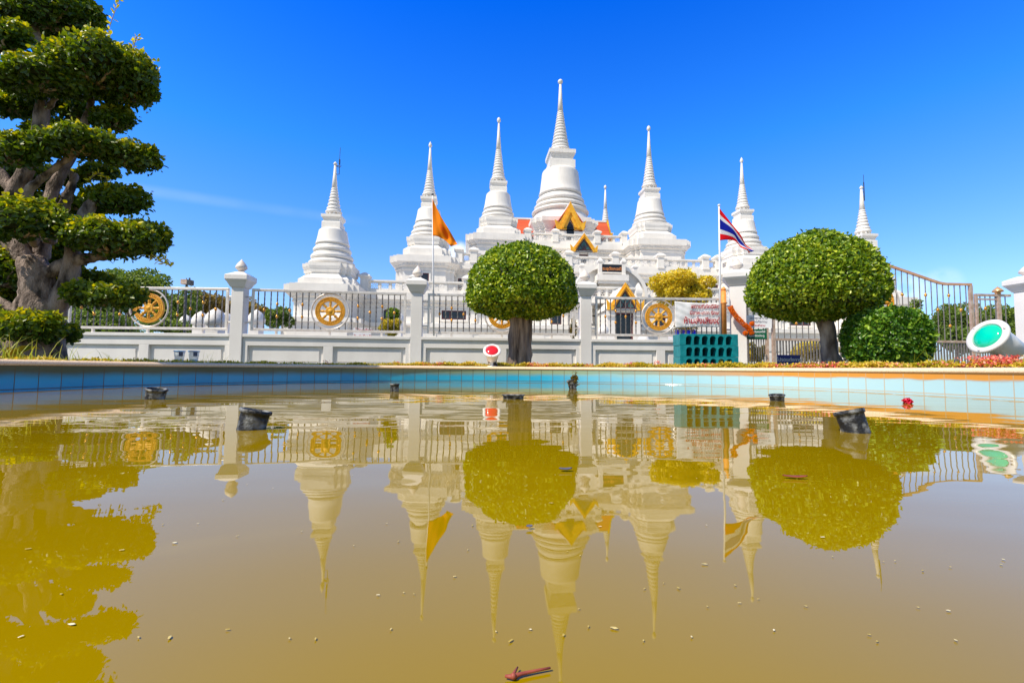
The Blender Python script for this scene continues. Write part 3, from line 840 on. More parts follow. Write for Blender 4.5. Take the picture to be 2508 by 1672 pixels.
        m = MB(); m.box(-doorw + 0.004, doorw - 0.004, -y + 0.4, -y + 0.5, z0, door + 0.04); m.build('doorway', M['dark_glass'], body)
        m = MB(); m.box(-doorw, -doorw + 0.1, -y + 0.2, -y + 0.3, z0, door + 0.05); m.box(doorw - 0.1, doorw, -y + 0.2, -y + 0.3, z0, door + 0.05); m.box(-doorw + 0.1, doorw - 0.1, -y + 0.2, -y + 0.3, door - 0.08, door + 0.04); m.build('door_frame', M['maroon'], body)
        m = MB()
        for sx in (-1, 1):
            m.add([(sx * (w + 0.05), -y - 0.05, zs + 0.12), (sx * (w + 0.05), -yb, zs + 0.12), (0, -yb, zt - 0.2), (0, -y - 0.05, zt - 0.2), (sx * (w + 0.05), -y - 0.05, zs), (sx * (w + 0.05), -yb, zs), (0, -yb, zt - 0.34), (0, -y - 0.05, zt - 0.34)],
                  [(0, 1, 2, 3), (4, 7, 6, 5), (0, 4, 5, 1), (0, 3, 7, 4), (1, 5, 6, 2)])
        m.build('roof', M['white'], body)
        # glazed triangle with a criss-cross of bars
        hw2, zb, zt2 = w * 0.56, zs + 0.2, zs + (zt - zs) * 0.66
        m = MB(); m.prism([(-hw2, zb), (hw2, zb), (0, zt2)], -y - 0.12, -y - 0.09)
        win = m.build('tympanum_window', M[glass], root)
        m = MB()
        def b2(p, q, wd=0.07): m.bar((p[0], -y - 0.14, p[1]), (q[0], -y - 0.14, q[1]), wd, 0.06, up=(0, 1, 0))
        b2((-hw2, zb), (hw2, zb)); b2((-hw2, zb), (0, zt2)); b2((hw2, zb), (0, zt2))
        zm = zb + (zt2 - zb) * 0.48
        b2((-hw2 * 0.52, zm), (hw2 * 0.12, zb), 0.045); b2((hw2 * 0.52, zm), (-hw2 * 0.12, zb), 0.045); b2((-hw2 * 0.3, zb), (hw2 * 0.05, zm), 0.04); b2((hw2 * 0.3, zb), (-hw2 * 0.05, zm), 0.04)
        m.build('glazing_bar', M['maroon'], win)
        # gold chevron with upswept ends
        m = MB()
        h = zt - zs
        o = [(w, zs), (w * 1.05, zs + h * 0.38), (w * 0.82, zs + h * 0.2), (w * 0.42, zs + h * 0.6), (0, zt), (-w * 0.42, zs + h * 0.6), (-w * 0.82, zs + h * 0.2), (-w * 1.05, zs + h * 0.38), (-w, zs)]
        i = [(w * 0.66, zs), (w * 0.66, zs + 0.1), (w * 0.62, zs + 0.15), (w * 0.34, zs + h * 0.40), (0, zs + h * 0.74), (-w * 0.34, zs + h * 0.40), (-w * 0.62, zs + 0.15), (-w * 0.66, zs + 0.1), (-w * 0.66, zs)]
        m.strip(o, i, -y - 0.30, -y - 0.12)
        g = m.build('gable', M['gold_gable'], root)
        m = MB()
        for sx in (-1, 1): m.bar((sx * w * 0.70, -y - 0.34, zs + h * 0.16), (0.0, -y - 0.34, zs + h * 0.86), 0.07, h * 0.10, up=(0, 1, 0))
        m.build('carved_band', M['gold_gable'], g)
    low_porch(13.2, 9.5, 1.25, 10.47, 12.75, 1.42, 14.75, 12.5, 0.5)
    low_porch(26.3, 22.7, 1.35, 0.26, 4.85, 1.42, 7.0, 4.65, 0.72)
    # ---- arched gatehouse front with the name board
    ty = 22.3
    m = MB()
    n = 26
    def arc(r, zc, squash=1.0): return [(r * cos(pi * k / n), zc + squash * r * sin(pi * k / n)) for k in range(n + 1)]
    m.strip(arc(3.25, 6.62, 0.83) + [(-3.25, 6.5), (3.25, 6.5)], arc(2.95, 6.62, 0.82) + [(-2.95, 6.5), (2.95, 6.5)], -ty - 0.55, -ty + 0.5)
    m.prism(arc(2.95, 6.62, 0.82) + [(-2.95, 6.5), (2.95, 6.5)], -ty - 0.12, -ty + 0.4)
    arch = m.build('arch', M['white'], root)
    m = MB()
    m.strip(arc(2.15, 6.3, 0.9) + [(-2.15, 6.3 - 1.5), (2.15, 6.3 - 1.5)], arc(1.95, 6.3, 0.88) + [(-1.95, 6.3 - 1.5), (1.95, 6.3 - 1.5)], -ty - 0.8, -ty - 0.122)
    m.box(-1.35, 1.35, -ty - 1.2, -ty - 0.123, 7.75, 8.25); m.box(-1.2, 1.2, -ty - 1.05, -ty - 0.123, 7.5, 7.748)
    m.box(-1.05, 1.05, -ty - 0.62, -ty - 0.124, 6.8, 7.498)
    m.build('bracket_shelf', M['white'], arch)
    for x in (-1.02, 1.02): post(x, -ty - 0.72, 8.26, 0.30, 1.5)
    for x in (-2.35, 0.1, 2.35): post(x, -ty + 0.2, 8.28 if abs(x) > 1 else 8.9, 0.34, 1.2 if abs(x) > 1 else 0.75)
    m = MB(); m.box(-0.84, 0.84, -ty - 0.80, -ty - 0.62, 8.52, 9.17)
    m2 = MB(); m2.box(-0.86, 0.86, -ty - 0.86, -ty - 0.60, 9.175, 9.30); m2.box(-0.86, 0.86, -ty - 0.86, -ty - 0.60, 8.40, 8.515)
    board = m.build('name_board', M['sign_black'], root)
    m2.build('board_edge', M['white'], board)
    text_part('lettering', 'พระธุตังคเจดีย์', 0.36, M['ink_gold'], board, Matrix.Translation((0, -ty - 0.81, 8.80)) @ FACE, 0.012, sx=0.98)
    # small balcony below
    for x in (-2.1, 2.1): post(x, -ty - 1.3, 4.06, 0.4, 3.5)
    run((-1.9, -ty - 1.3, 0), (1.9, -ty - 1.3, 0), 6.1, 1.05, 0.62)
    m = MB(); m.box(-2.3, 2.3, -ty - 1.6, -ty - 0.2, 5.75, 6.095); m.build('balcony', M['white'], root)
    # wall lanterns
    for x, y, z in ((-2.9, 13.6, 11.6), (2.7, 13.6, 11.6)):
        m = MB(); m.lathe([(z, 0.05), (z + 0.05, 0.12), (z + 0.28, 0.16), (z + 0.30, 0.2), (z + 0.42, 0.06), (z + 0.55, 0.015)], 8, (x, -y, 0)); m.bar((x, -y, z - 0.6), (x, -y, z + 0.02), 0.05)
        m.box(x - 0.08, x + 0.08, -y - 0.08, -y + 0.08, z - 1.14, z - 0.59)
        m.build('lantern', M['dark_metal'], root)
    return root

STUPA = {
    0: dict(base=[], sq=[], rings=[(19.56, 4.05), (20.1, 4.0), (20.3, 3.86)], r3=(21.2, 3.74), r2=(21.9, 3.44), r1=(22.7, 3.16), bell=(23.72, 2.88), belltop=(27.25, 2.5), box=1.72, boxz=(27.3, 28.3), slab=(28.55, 29.65, 1.78), ring=(30.0, 1.45), cone=(30.35, 1.22, 35.7, 0.38), nring=13, tip=(39.55, 0.16), bud=(40.35, 0.34), rnd=True),
    1: dict(z0=14.71, blk=(2.62, 15.05, 2.45, 15.70), waist=(16.05, 1.98), corn=(16.45, 16.98, 2.15), r3=(17.05, 2.02), r2=(17.3, 1.93), r1=(17.82, 1.77), bell=(18.34, 1.65), belltop=(20.3, 1.38), box=0.94, boxz=(20.32, 20.85), slab=(20.95, 21.5, 0.98), ring=(21.9, 0.88), cone=(22.12, 0.74, 25.48, 0.30), nring=11, tip=(28.62, 0.10), bud=(29.4, 0.22)),
    2: dict(z0=10.46, blk=(2.35, 10.78, 2.2, 11.44), waist=(11.75, 1.78), corn=(12.1, 12.62, 1.95), r3=(12.78, 1.78), r2=(13.2, 1.62), r1=(13.73, 1.44), bell=(14.3, 1.31), belltop=(15.68, 1.09), box=0.72, boxz=(15.7, 16.15), slab=(16.25, 16.78, 0.77), ring=(17.1, 0.69), cone=(17.28, 0.58, 19.58, 0.245), nring=9, tip=(21.88, 0.085), bud=(22.55, 0.17)),
    3: dict(z0=6.51, blk=(2.25, 6.75, 2.12, 7.14), waist=(7.45, 1.72), corn=(7.8, 8.28, 1.9), r3=(8.44, 1.72), r2=(8.9, 1.58), r1=(9.5, 1.42), bell=(10.04, 1.30), belltop=(11.3, 1.09), box=0.71, boxz=(11.32, 11.85), slab=(11.95, 12.42, 0.76), ring=(12.72, 0.64), cone=(12.9, 0.54, 14.77, 0.225), nring=7, tip=(16.66, 0.085), bud=(17.0, 0.16)),
}
def build_stupa(kind):
    p = STUPA[kind]
    zb = p['z0'] if kind else 19.56
    root = thing('stupa', (0, 0, zb), None, None)
    o = (0, 0, zb)
    if kind:
        m = MB()
        h0, za, h1, zc = p['blk']
        m.loft(redent(h0, 0.36), [(p['z0'], 0), (za, 0), (za + 0.01, h1 - h0), (zc - 0.1, h1 - h0), (zc, h1 - h0 - 0.12), (p['waist'][0] - 0.02, p['waist'][1] - h0), (p['waist'][0] + 0.08, p['waist'][1] - h0), (p['waist'][0] + 0.1, p['waist'][1] - h0 + 0.08), (p['corn'][0], p['waist'][1] - h0 + 0.10), (p['corn'][0] + 0.03, p['corn'][2] - h0 - 0.05), (p['corn'][0] + 0.22, p['corn'][2] - h0), (p['corn'][1], p['corn'][2] - h0), (p['corn'][1] + 0.01, p['corn'][2] - h0 - 0.1)])
        m.build('pedestal', M['white'], root, o)
    # torus mouldings under the bell
    m = MB(); m.smooth = True
    prof = [(p['rings'][0][0], p['rings'][0][1])] if not kind else [(p['corn'][1] - 0.05, p['r3'][1] * 1.0)]
    if not kind: prof += list(p['rings'])
    seq = [p['r3'], p['r2'], p['r1']]
    nxt = [p['r2'], p['r1'], p['bell']]
    for (z, r), (z2, r2) in zip(seq, nxt):
        d = z2 - z
        prof += [(z - d * 0.14, r * 0.905), (z - d * 0.12, r * 0.99), (z + d * 0.03, r * 1.03), (z + d * 0.24, r * 1.03), (z + d * 0.40, r * 0.995), (z + d * 0.47, r * 0.955), (z + d * 0.49, (r + r2) / 2 * 0.945), (z + d * 0.50, (r + r2) / 2 * 0.975), (z + d * 0.64, (r + r2) / 2 * 0.97), (z + d * 0.66, (r + r2) / 2 * 0.93), (z + d * 0.86, r2 * 0.93)]
    m.lathe(prof, 56)
    m.build('base_ring', M['white'], root, o)
    # bell
    m = MB(); m.smooth = True
    zb0, rb = p['bell']; zt, rt = p['belltop']; H = zt - zb0
    prof = [(zb0 - 0.05 * H, rb * 0.89), (zb0 - 0.005 * H, rb * 0.90), (zb0, rb * 1.0), (zb0 + 0.04 * H, rb * 1.015), (zb0 + 0.10 * H, rb * 0.985)]
    for k in range(1, 8):
        t = k / 8
        prof.append((zb0 + H * (0.10 + 0.74 * t), rb * 0.985 + (rt - rb * 0.985) * (t ** 0.8)))
    for k in range(7):
        a = k / 6 * pi / 2
        prof.append((zb0 + H * (0.84 + 0.16 * sin(a)), rt * (0.80 + 0.20 * cos(a))))
    prof.append((zt, p['box'] * 0.6))
    m.lathe(prof, 56)
    m.build('bell', M['white'], root, o)
    # square throne above the bell
    m = MB()
    b = p['box']; z0, z1 = p['boxz']; s0, s1, sh = p['slab']
    q = [(-b, -b), (b, -b), (b, b), (-b, b)]
    e = (s1 - s0)
    m.loft(q, [(z0 - 0.12 * e, 0), (z1 - 0.05, 0), (z1, -0.05 * b), (z1 + 0.01, -0.14 * b), (s0, -0.14 * b), (s0 + e * 0.2, -0.10 * b), (s0 + e * 0.5, sh - b - 0.04 * b), (s0 + e * 0.55, sh - b), (s1, sh - b)])
    m.build('square_throne', M['white'], root, o)
    # ringed spire
    m = MB()
    zr, rr = p['ring']
    m.lathe([(s1 + 0.001, rr * 0.66), (zr - 0.25 * (zr - s1), rr * 0.66)], 24)
    n = 10
    for k in range(n):
        a = 2 * pi * k / n
        m.box(rr * 0.78 * cos(a) - rr * 0.09, rr * 0.78 * cos(a) + rr * 0.09, rr * 0.78 * sin(a) - rr * 0.09, rr * 0.78 * sin(a) + rr * 0.09, s1 + 0.002, zr - 0.1 * (zr - s1))
    m.smooth = True
    zc0, rc0, zc1, rc1 = p['cone']
    prof = [(zr - 0.2 * (zr - s1), rr * 0.9), (zr, rr), (zr + (zc0 - zr) * 0.5, rr * 1.0), (zc0, rr * 0.86)]
    N = p['nring']
    # rings shrink with height
    hs = np.array([1.0 - 0.5 * k / N for k in range(N)]); hs = hs / hs.sum() * (zc1 - zc0)
    z = zc0
    for k in range(N):
        t = (z - zc0) / (zc1 - zc0); t2 = (z + hs[k] - zc0) / (zc1 - zc0)
        r = rc0 + (rc1 - rc0) * t ** 0.88; r2 = rc0 + (rc1 - rc0) * t2 ** 0.88; h = hs[k]
        prof += [(z + 0.02 * h, r * 0.86), (z + 0.18 * h, r * 0.99), (z + 0.42 * h, r * 1.03), (z + 0.66 * h, r * 0.99), (z + 0.86 * h, r2 * 0.92), (z + 0.98 * h, r2 * 0.86)]
        z += h
    prof += [(zc1 + 0.01, rc1 * 1.0), (zc1 + (p['tip'][0] - zc1) * 0.5, (rc1 + p['tip'][1]) / 2 * 0.97), (p['tip'][0], p['tip'][1]), (p['tip'][0] + 0.01, p['tip'][1] * 0.6)]
    m.lathe(prof, 40)
    sp = m.build('spire', M['white'], root, o)
    zt, _ = p['tip']; zk, rk = p['bud']; H = zk - zt
    m = MB(); m.smooth = True
    if kind == 0 or kind == 1:
        m.lathe([(zt, rk * 0.28), (zt + 0.12 * H, rk * 0.3), (zt + 0.2 * H, rk * 0.62), (zt + 0.38 * H, rk * 0.96), (zt + 0.55 * H, rk), (zt + 0.72 * H, rk * 0.9), (zt + 0.88 * H, rk * 0.55), (zt + H, 0.004)], 20)
    else:
        m.lathe([(zt, rk * 0.5), (zt + 0.1 * H, rk * 0.45), (zt + 0.2 * H, rk * 0.8), (zt + 0.38 * H, rk), (zt + 0.6 * H, rk * 0.78), (zt + 0.8 * H, rk * 0.42), (zt + H, 0.004)], 20)
    m.build('finial', M['white'], root, o)
    return root
def build_stupas():
    S_GROUP = 'white stupas on the temple terraces'
    base = Matrix.Translation((TX, TY, 0)) @ Matrix.Rotation(TPHI, 4, 'Z')
    labels = {
        (0, 0, 0): 'tallest white stupa at the summit, behind the highest gilded gable',
        (1, -1, 1): 'tall white stupa directly above the smaller round topped tree by the red lamp',
        (1, 1, 1): 'tall white stupa between the thin distant spire and the striped national flag',
        (2, -1, 1): 'white stupa partly covered by the orange flag',
        (2, 1, 1): 'white stupa partly covered by the striped national flag',
        (3, -1, 1): 'low stupa with a dark antenna beside its tip, lower body fully seen',
        (3, 1, 1): 'stupa with a dark rod at its tip, mostly hidden by the larger round topped tree',
        (1, 1, -1): 'small looking far stupa whose thin ringed spire rises behind the top balustrade',
        (2, -1, -1): 'far stupa showing only a sliver beyond the orange flag',
    }
    R = {0: 0, 1: 9.0, 2: 16.16, 3: 23.15}
    protos = {}
    for (k, sa, st), lab in labels.items():
        if k not in protos: protos[k] = build_stupa(k); o = protos[k]
        else: o = dup(protos[k])
        c = R[k]
        p = base @ Vector((sa * c * 0.995, -st * c, 0))
        o.location = (p.x, p.y, STUPA[k].get('z0', 19.56)); o.rotation_euler = (0, 0, TPHI)
        tag(o, lab, 'stupa', S_GROUP)
    # antenna and rod strapped to two spire tips
    for (sa, lab, kind) in ((-1, 'thin dark whip antenna strapped to the tip of the fully seen low stupa', 'antenna'), (1, 'dark lightning rod clamped to the tip of the stupa behind the larger round topped tree', 'lightning rod')):
        p = base @ Vector((sa * R[3] * 0.995, -R[3], 0))
        q = Vector((p.x + (0.36 if sa < 0 else 0.2), p.y - 0.05, 0))
        m = MB()
        if sa < 0:
            m.tube([(q.x, q.y, 15.9), (q.x, q.y, 17.2)], 0.03, 6); m.tube([(q.x, q.y, 17.2), (q.x + 0.02, q.y, 18.15)], 0.022, 6)
            m.tube([(q.x, q.y, 16.75), (q.x, q.y, 17.15)], 0.06, 8)
            m.bar((p.x + 0.06, p.y, 16.62), (q.x, q.y, 16.62), 0.05); m.bar((p.x + 0.08, p.y, 15.93), (q.x, q.y, 15.93), 0.035)
            m.tube([(q.x - 0.05 + 0.18 * cos(a), q.y, 16.62 + 0.12 * sin(a)) for a in np.linspace(pi, 2.2 * pi, 10)], 0.02, 5)
            nm = 'antenna'
        else:
            m.tube([(q.x, q.y, 15.6), (q.x, q.y, 17.3)], 0.05, 6); m.tube([(q.x, q.y, 17.3), (q.x, q.y, 18.0)], 0.022, 6); m.bar((p.x + 0.05, p.y, 16.4), (q.x, q.y, 16.4), 0.05); m.bar((p.x + 0.05, p.y, 16.0), (q.x, q.y, 16.0), 0.05)
            nm = 'lightning_rod'
        tag(m.build(nm, M['dark_metal'], None, (q.x, q.y, 15.6)), lab, kind)
build_temple()
build_stupas()

# ------------------------------------------------------------------ front fence
def on_height(px, py, z):
    r = ray(px, py)
    s = (z - CAM_H) / r.z
    return Vector((r.x * s, r.y * s, z))
RAIL = 2.07
_e = [on_height(*q, RAIL) for q in ((150, 655.5), (525, 661), (580, 663), (937, 673), (980, 674), (1325, 680), (1362, 682.5), (1655, 686))]
P1 = (_e[1] + _e[2]) / 2; P2 = (_e[3] + _e[4]) / 2; P3 = (_e[5] + _e[6]) / 2
P0 = P1 + (_e[0] - _e[1]).normalized() * (_e[0] - _e[1]).length * 1.12
P4 = P3 + (_e[7] - _e[6]).normalized() * ((_e[7] - _e[6]).length + 0.62)
FPOST = [Vector((p.x, p.y, 0)) for p in (P0, P1, P2, P3, P4)]

def lotus_bud(m, z, r, h):
    m.lathe([(z, r * 0.55), (z + 0.03, r * 0.5), (z + 0.05, r * 0.62), (z + 0.08, r * 0.86), (z + h * 0.30, r), (z + h * 0.45, r * 0.97), (z + h * 0.62, r * 0.74), (z + h * 0.78, r * 0.45), (z + h * 0.90, r * 0.2), (z + h, 0.004)], 28)
def fence_pillar(loc, rz, label, w=0.275, top=2.07, cap=0.36, tip=2.76, ow=0.115, group='white fence pillars'):
    root = thing('fence_pillar', (loc[0], loc[1], G), label, 'pillar', group, rz)
    def q(h): return [(-h, -h), (h, -h), (h, h), (-h, h)]
    m = MB(); m.loft(q(w / 2), [(-0.02, 0.03), (0.02, 0.03), (0.022, 0), (top - G, 0)])
    m.build('shaft', M['white_near'], root, bevel=0.008)
    m = MB(); z = top - G
    m.loft(q(w / 2), [(z + 0.001, 0.02), (z + 0.02, 0.03), (z + cap * 0.36, ow * 0.72), (z + cap * 0.38, ow * 0.80), (z + cap * 0.50, ow), (z + cap * 0.78, ow), (z + cap * 0.80, ow - 0.012), (z + cap, -0.02), (z + cap + 0.015, -0.05)])
    m.build('cap', M['white_near'], root, bevel=0.008)
    m = MB(); m.smooth = True
    zf = z + cap + 0.015
    lotus_bud(m, zf, 0.128 * (w / 0.275) ** 0.6, tip - G - zf)
    m.build('finial', M['bud'], root)
    return root
M['bud'] = mottled('cream_bud_paint', (0.72, 0.62, 0.54), (0.83, 0.76, 0.69), 6, 0.55, 0.1, 40)

def fence_wall(a, b, label, gap=0.138, ga=None, gb=None):
    """low plastered wall with two sunk panels, from pillar a to pillar b"""
    a, b = Vector(a), Vector(b)
    u = (b - a).normalized(); L = (b - a).length
    ga = gap if ga is None else ga; gb = gap if gb is None else gb
    rz = atan2(u.y, u.x)
    o = a + u * ga
    L -= ga + gb
    root = thing('fence_wall', (o.x, o.y, G), label, 'wall', 'low white wall sections under the railings', rz)
    H = 0.99 - G
    m = MB()
    m.box(0.002, L - 0.002, -0.03, 0.10, -0.03, H - 0.075)          # sunk face
    mid, st = L / 2, 0.11
    m.box(0.002, L - 0.002, -0.10, -0.031, H - 0.27, H - 0.075)       # top band
    m.box(0.002, L - 0.002, -0.10, -0.031, -0.03, 0.04)
    for x0, x1 in ((0.002, st), (mid - st, mid + st), (L - st, L - 0.002)): m.box(x0, x1, -0.10, -0.031, 0.0405, H - 0.2705)
    for x0, x1 in ((st, mid - st), (mid + st, L - st)):
        m.box(x0 + 0.10, x1 - 0.10, -0.055, -0.0305, 0.12, H - 0.355)   # raised field
    m.build('wall', M['white_near'], root, bevel=0.006)
    m = MB(); m.box(0.002, L - 0.002, -0.14, 0.13, H - 0.0745, H)
    m.build('ledge', M['white_near'], root, bevel=0.008)
    return root

def dharma_wheel(parent, c, R, y=0.0, ring=True, name='wheel'):
    """gilded eight-spoked wheel standing in a steel hoop, centre c in the parent's frame"""
    cx, cz = c
    m = MB(); n = 48
    def circ(r): return [(cx + r * cos(2 * pi * k / n), cz + r * sin(2 * pi * k / n)) for k in range(n)]
    m.strip(circ(R), circ(R * 0.70), y - 0.025, y + 0.025)
    m.strip(circ(R * 0.985), circ(R * 0.94), y - 0.034, y - 0.0255); m.strip(circ(R * 0.76), circ(R * 0.715), y - 0.034, y - 0.0255)
    for k in range(40):        # beaded writing round the rim
        a = 2 * pi * (k + 0.5) / 40
        m.sphere((cx + R * 0.845 * cos(a), y - 0.026, cz + R * 0.845 * sin(a)), R * 0.042, 6, 4)
    rim = m.build(name, M['gold'], parent)
    for k in range(8):
        a = 2 * pi * k / 8
        m = MB(); m.smooth = True
        d = Vector((cos(a), 0, sin(a)))
        p0 = Vector((cx, y, cz))
        ts = [0.24, 0.32, 0.36, 0.42, 0.52, 0.56, 0.60, 0.66, 0.705]; rs = [0.045, 0.06, 0.045, 0.06, 0.075, 0.05, 0.075, 0.05, 0.07]
        m.tube([p0 + d * (R * t) for t in ts], [R * r * 1.35 for r in rs], 8)
        m.build('spoke', M['gold'], rim)
    m = MB(); m.smooth = True
    ax = Matrix.Rotation(pi / 2, 3, 'X')
    m.lathe([(-0.03, 0.01), (-0.03, R * 0.31), (0.022, R * 0.31), (0.026, R * 0.27), (0.024, R * 0.24), (0.026, R * 0.13), (0.036, R * 0.10), (0.044, R * 0.05), (0.045, 0.001)], 28, (cx, y, cz), ax)
    m.build('hub', M['gold'], rim)
    if ring:
        m = MB(); m.smooth = True
        RR = R * 1.25; n = 56
        vs, fs = [], []
        for k in range(n):
            a = 2 * pi * k / n
            for j in range(8):
                b = 2 * pi * j / 8
                vs.append((cx + (RR + 0.02 * cos(b)) * cos(a), y + 0.02 * sin(b), cz + (RR + 0.02 * cos(b)) * sin(a)))
        for k in range(n):
            for j in range(8): fs.append((k * 8 + j, k * 8 + (j + 1) % 8, ((k + 1) % n) * 8 + (j + 1) % 8, ((k + 1) % n) * 8 + j))
        m.add(vs, fs)
        m.smooth = False
        for k in range(4):
            a = pi / 4 + k * pi / 2
            m.bar((cx + R * 0.99 * cos(a), y, cz + R * 0.99 * sin(a)), (cx + RR * cos(a), y, cz + RR * sin(a)), 0.022)
        m.build('hoop', M['steel'], parent)
    return rim

BAR_PROTO, BALL_PROTO = {}, {}
def bar_part(parent, x, z0, z1, twisted=True, y=0.0):
    key = round(z1 - z0, 3)
    if key not in BAR_PROTO:
        m = MB()
        h = key; w = 0.0125
        if twisted and h > 0.2:
            n = max(4, int(h / 0.05))
            rings = []
            for k in range(n + 1):
                a = (k / n) * h * 14
                rings.append([(w * 1.3 * cos(a + j * pi / 2), w * 1.3 * sin(a + j * pi / 2), h * k / n) for j in range(4)])
            vs = [q for r in rings for q in r]
            m.add(vs, [(k * 4 + j, k * 4 + (j + 1) % 4, (k + 1) * 4 + (j + 1) % 4, (k + 1) * 4 + j) for k in range(n) for j in range(4)])
        else: m.tube([(0, 0, 0), (0, 0, h)], w, 8)
        BAR_PROTO[key] = m.mesh('bar', M['steel_dark'])
    o = bpy.data.objects.new('bar', BAR_PROTO[key]); COL.objects.link(o)
    o.parent = parent; o.location = (x, y, z0)
    return o
def ball_part(parent, x, z, y=0.0, r=0.032):
    if r not in BALL_PROTO:
        m = MB(); m.smooth = True
        m.sphere((0, 0, 0), r, 14, 9); m.lathe([(-r * 1.15, 0.02), (-r * 0.8, 0.022)], 10); m.lathe([(r * 0.8, 0.022), (r * 1.15, 0.02)], 10)
        BALL_PROTO[r] = m.mesh('brass_ball', M['brass'])
    o = bpy.data.objects.new('brass_ball', BALL_PROTO[r]); COL.objects.link(o)
    o.parent = parent; o.location = (x, y, z)
def railing(a, b, label, gap=0.26, ga=None, gb=None, n=24, R=0.33):
    a, b = Vector(a), Vector(b)
    u = (b - a).normalized(); L = (b - a).length
    ga = gap if ga is None else ga; gb = gap if gb is None else gb
    o = a + u * ga; L2 = L - ga - gb
    root = thing('railing_panel', (o.x, o.y, 0.99), label, 'railing', 'steel railing panels with gilded wheels', atan2(u.y, u.x))
    zb, zt = 0.115, RAIL - 0.99 - 0.03
    m = MB()
    m.box(0, L2, -0.03, 0.03, zt - 0.03, zt + 0.03); m.box(0, L2, -0.028, 0.028, zb - 0.028, zb + 0.028)
    m.box(0, 0.055, -0.0275, 0.0275, zb + 0.0285, zt - 0.0305); m.box(L2 - 0.055, L2, -0.0275, 0.0275, zb + 0.0285, zt - 0.0305)
    for t in (0.16, 0.5, 0.84): m.box(L2 * t - 0.025, L2 * t + 0.025, -0.025, 0.025, 0.002, zb - 0.0285)
    for z in (zb + 0.16, zt - 0.17):
        m.box(-(ga - 0.139), -0.001, -0.018, 0.018, z - 0.018, z + 0.018); m.box(L2 + 0.001, L2 + gb - 0.139, -0.018, 0.018, z - 0.018, z + 0.018)
    m.build('frame', M['steel'], root, bevel=0.006)
    cx, cz = L2 / 2, (zb + zt) / 2
    RR = R * 1.25 + 0.02
    s = L2 / (n + 1)
    z0, z1 = zb + 0.029, zt - 0.031
    for i in range(1, n + 1):
        x = s * i
        d = abs(x - cx)
        if d < RR - 0.03:
            hh = sqrt(max(RR * RR - d * d, 0))
            if cz - hh - z0 > 0.04:
                bar_part(root, x, z0, cz - hh); bar_part(root, x, cz + hh, z1)
            continue
        bar_part(root, x, z0, z1)
        j = i if i <= n / 2 else n + 1 - i
        H = z1 - z0
        if j % 4 == 2: ball_part(root, x, z0 + H * 0.50)
        elif j % 4 == 0: ball_part(root, x, z0 + H * 0.33); ball_part(root, x, z0 + H * 0.67)
    dharma_wheel(root, (cx, cz), R)
    return root
def build_fence():
    labs = ['white fence pillar half hidden by the trunk of the cloud pruned tree',
            'white fence pillar between the two gilded wheel panels nearest the plastic cups',
            'white fence pillar beside the orange flag pole',
            'white fence pillar beside the smaller round topped tree, in front of the arched gate']
    wl = ['low white wall section behind the two plastic cups', 'low white wall section under the fully seen gilded wheel',
          'low white wall section behind the red lensed lamp', 'low white wall section beside the teal niche blocks']
    rl = ['steel railing with its wheel partly covered by cloud pruned foliage', 'steel railing with a fully seen gilded wheel in front of the low stupa',
          'steel railing whose wheel is hidden by the smaller round topped tree', 'steel railing carrying a white cloth banner beside its wheel']
    for i in range(4):
        d0 = (FPOST[i] - FPOST[max(i - 1, 0)]); d1 = FPOST[i + 1] - FPOST[i]
        ang = atan2(d1.y, d1.x) if i == 0 else (atan2(d0.y, d0.x) + atan2(d1.y, d1.x)) / 2
        fence_pillar(FPOST[i], ang, labs[i])
        last = i == 3
        fence_wall(FPOST[i], FPOST[i + 1], wl[i], gb=0.27 if last else None)
        railing(FPOST[i], FPOST[i + 1], rl[i], gb=0.42 if last else None, n=24, R=0.345)
    fence_pillar(FPOST[4], radians(-24), 'white gate pillar wrapped with the marigold garland', 0.37, 2.38, 0.40, 3.10, 0.15, 'white gate pillars')
    q = at(2362, 700, 12.2)
    fence_pillar((q.x, q.y), radians(8), 'white gate pillar behind the green lensed lamp', 0.37, 2.38, 0.40, 3.10, 0.15, 'white gate pillars')
build_fence()

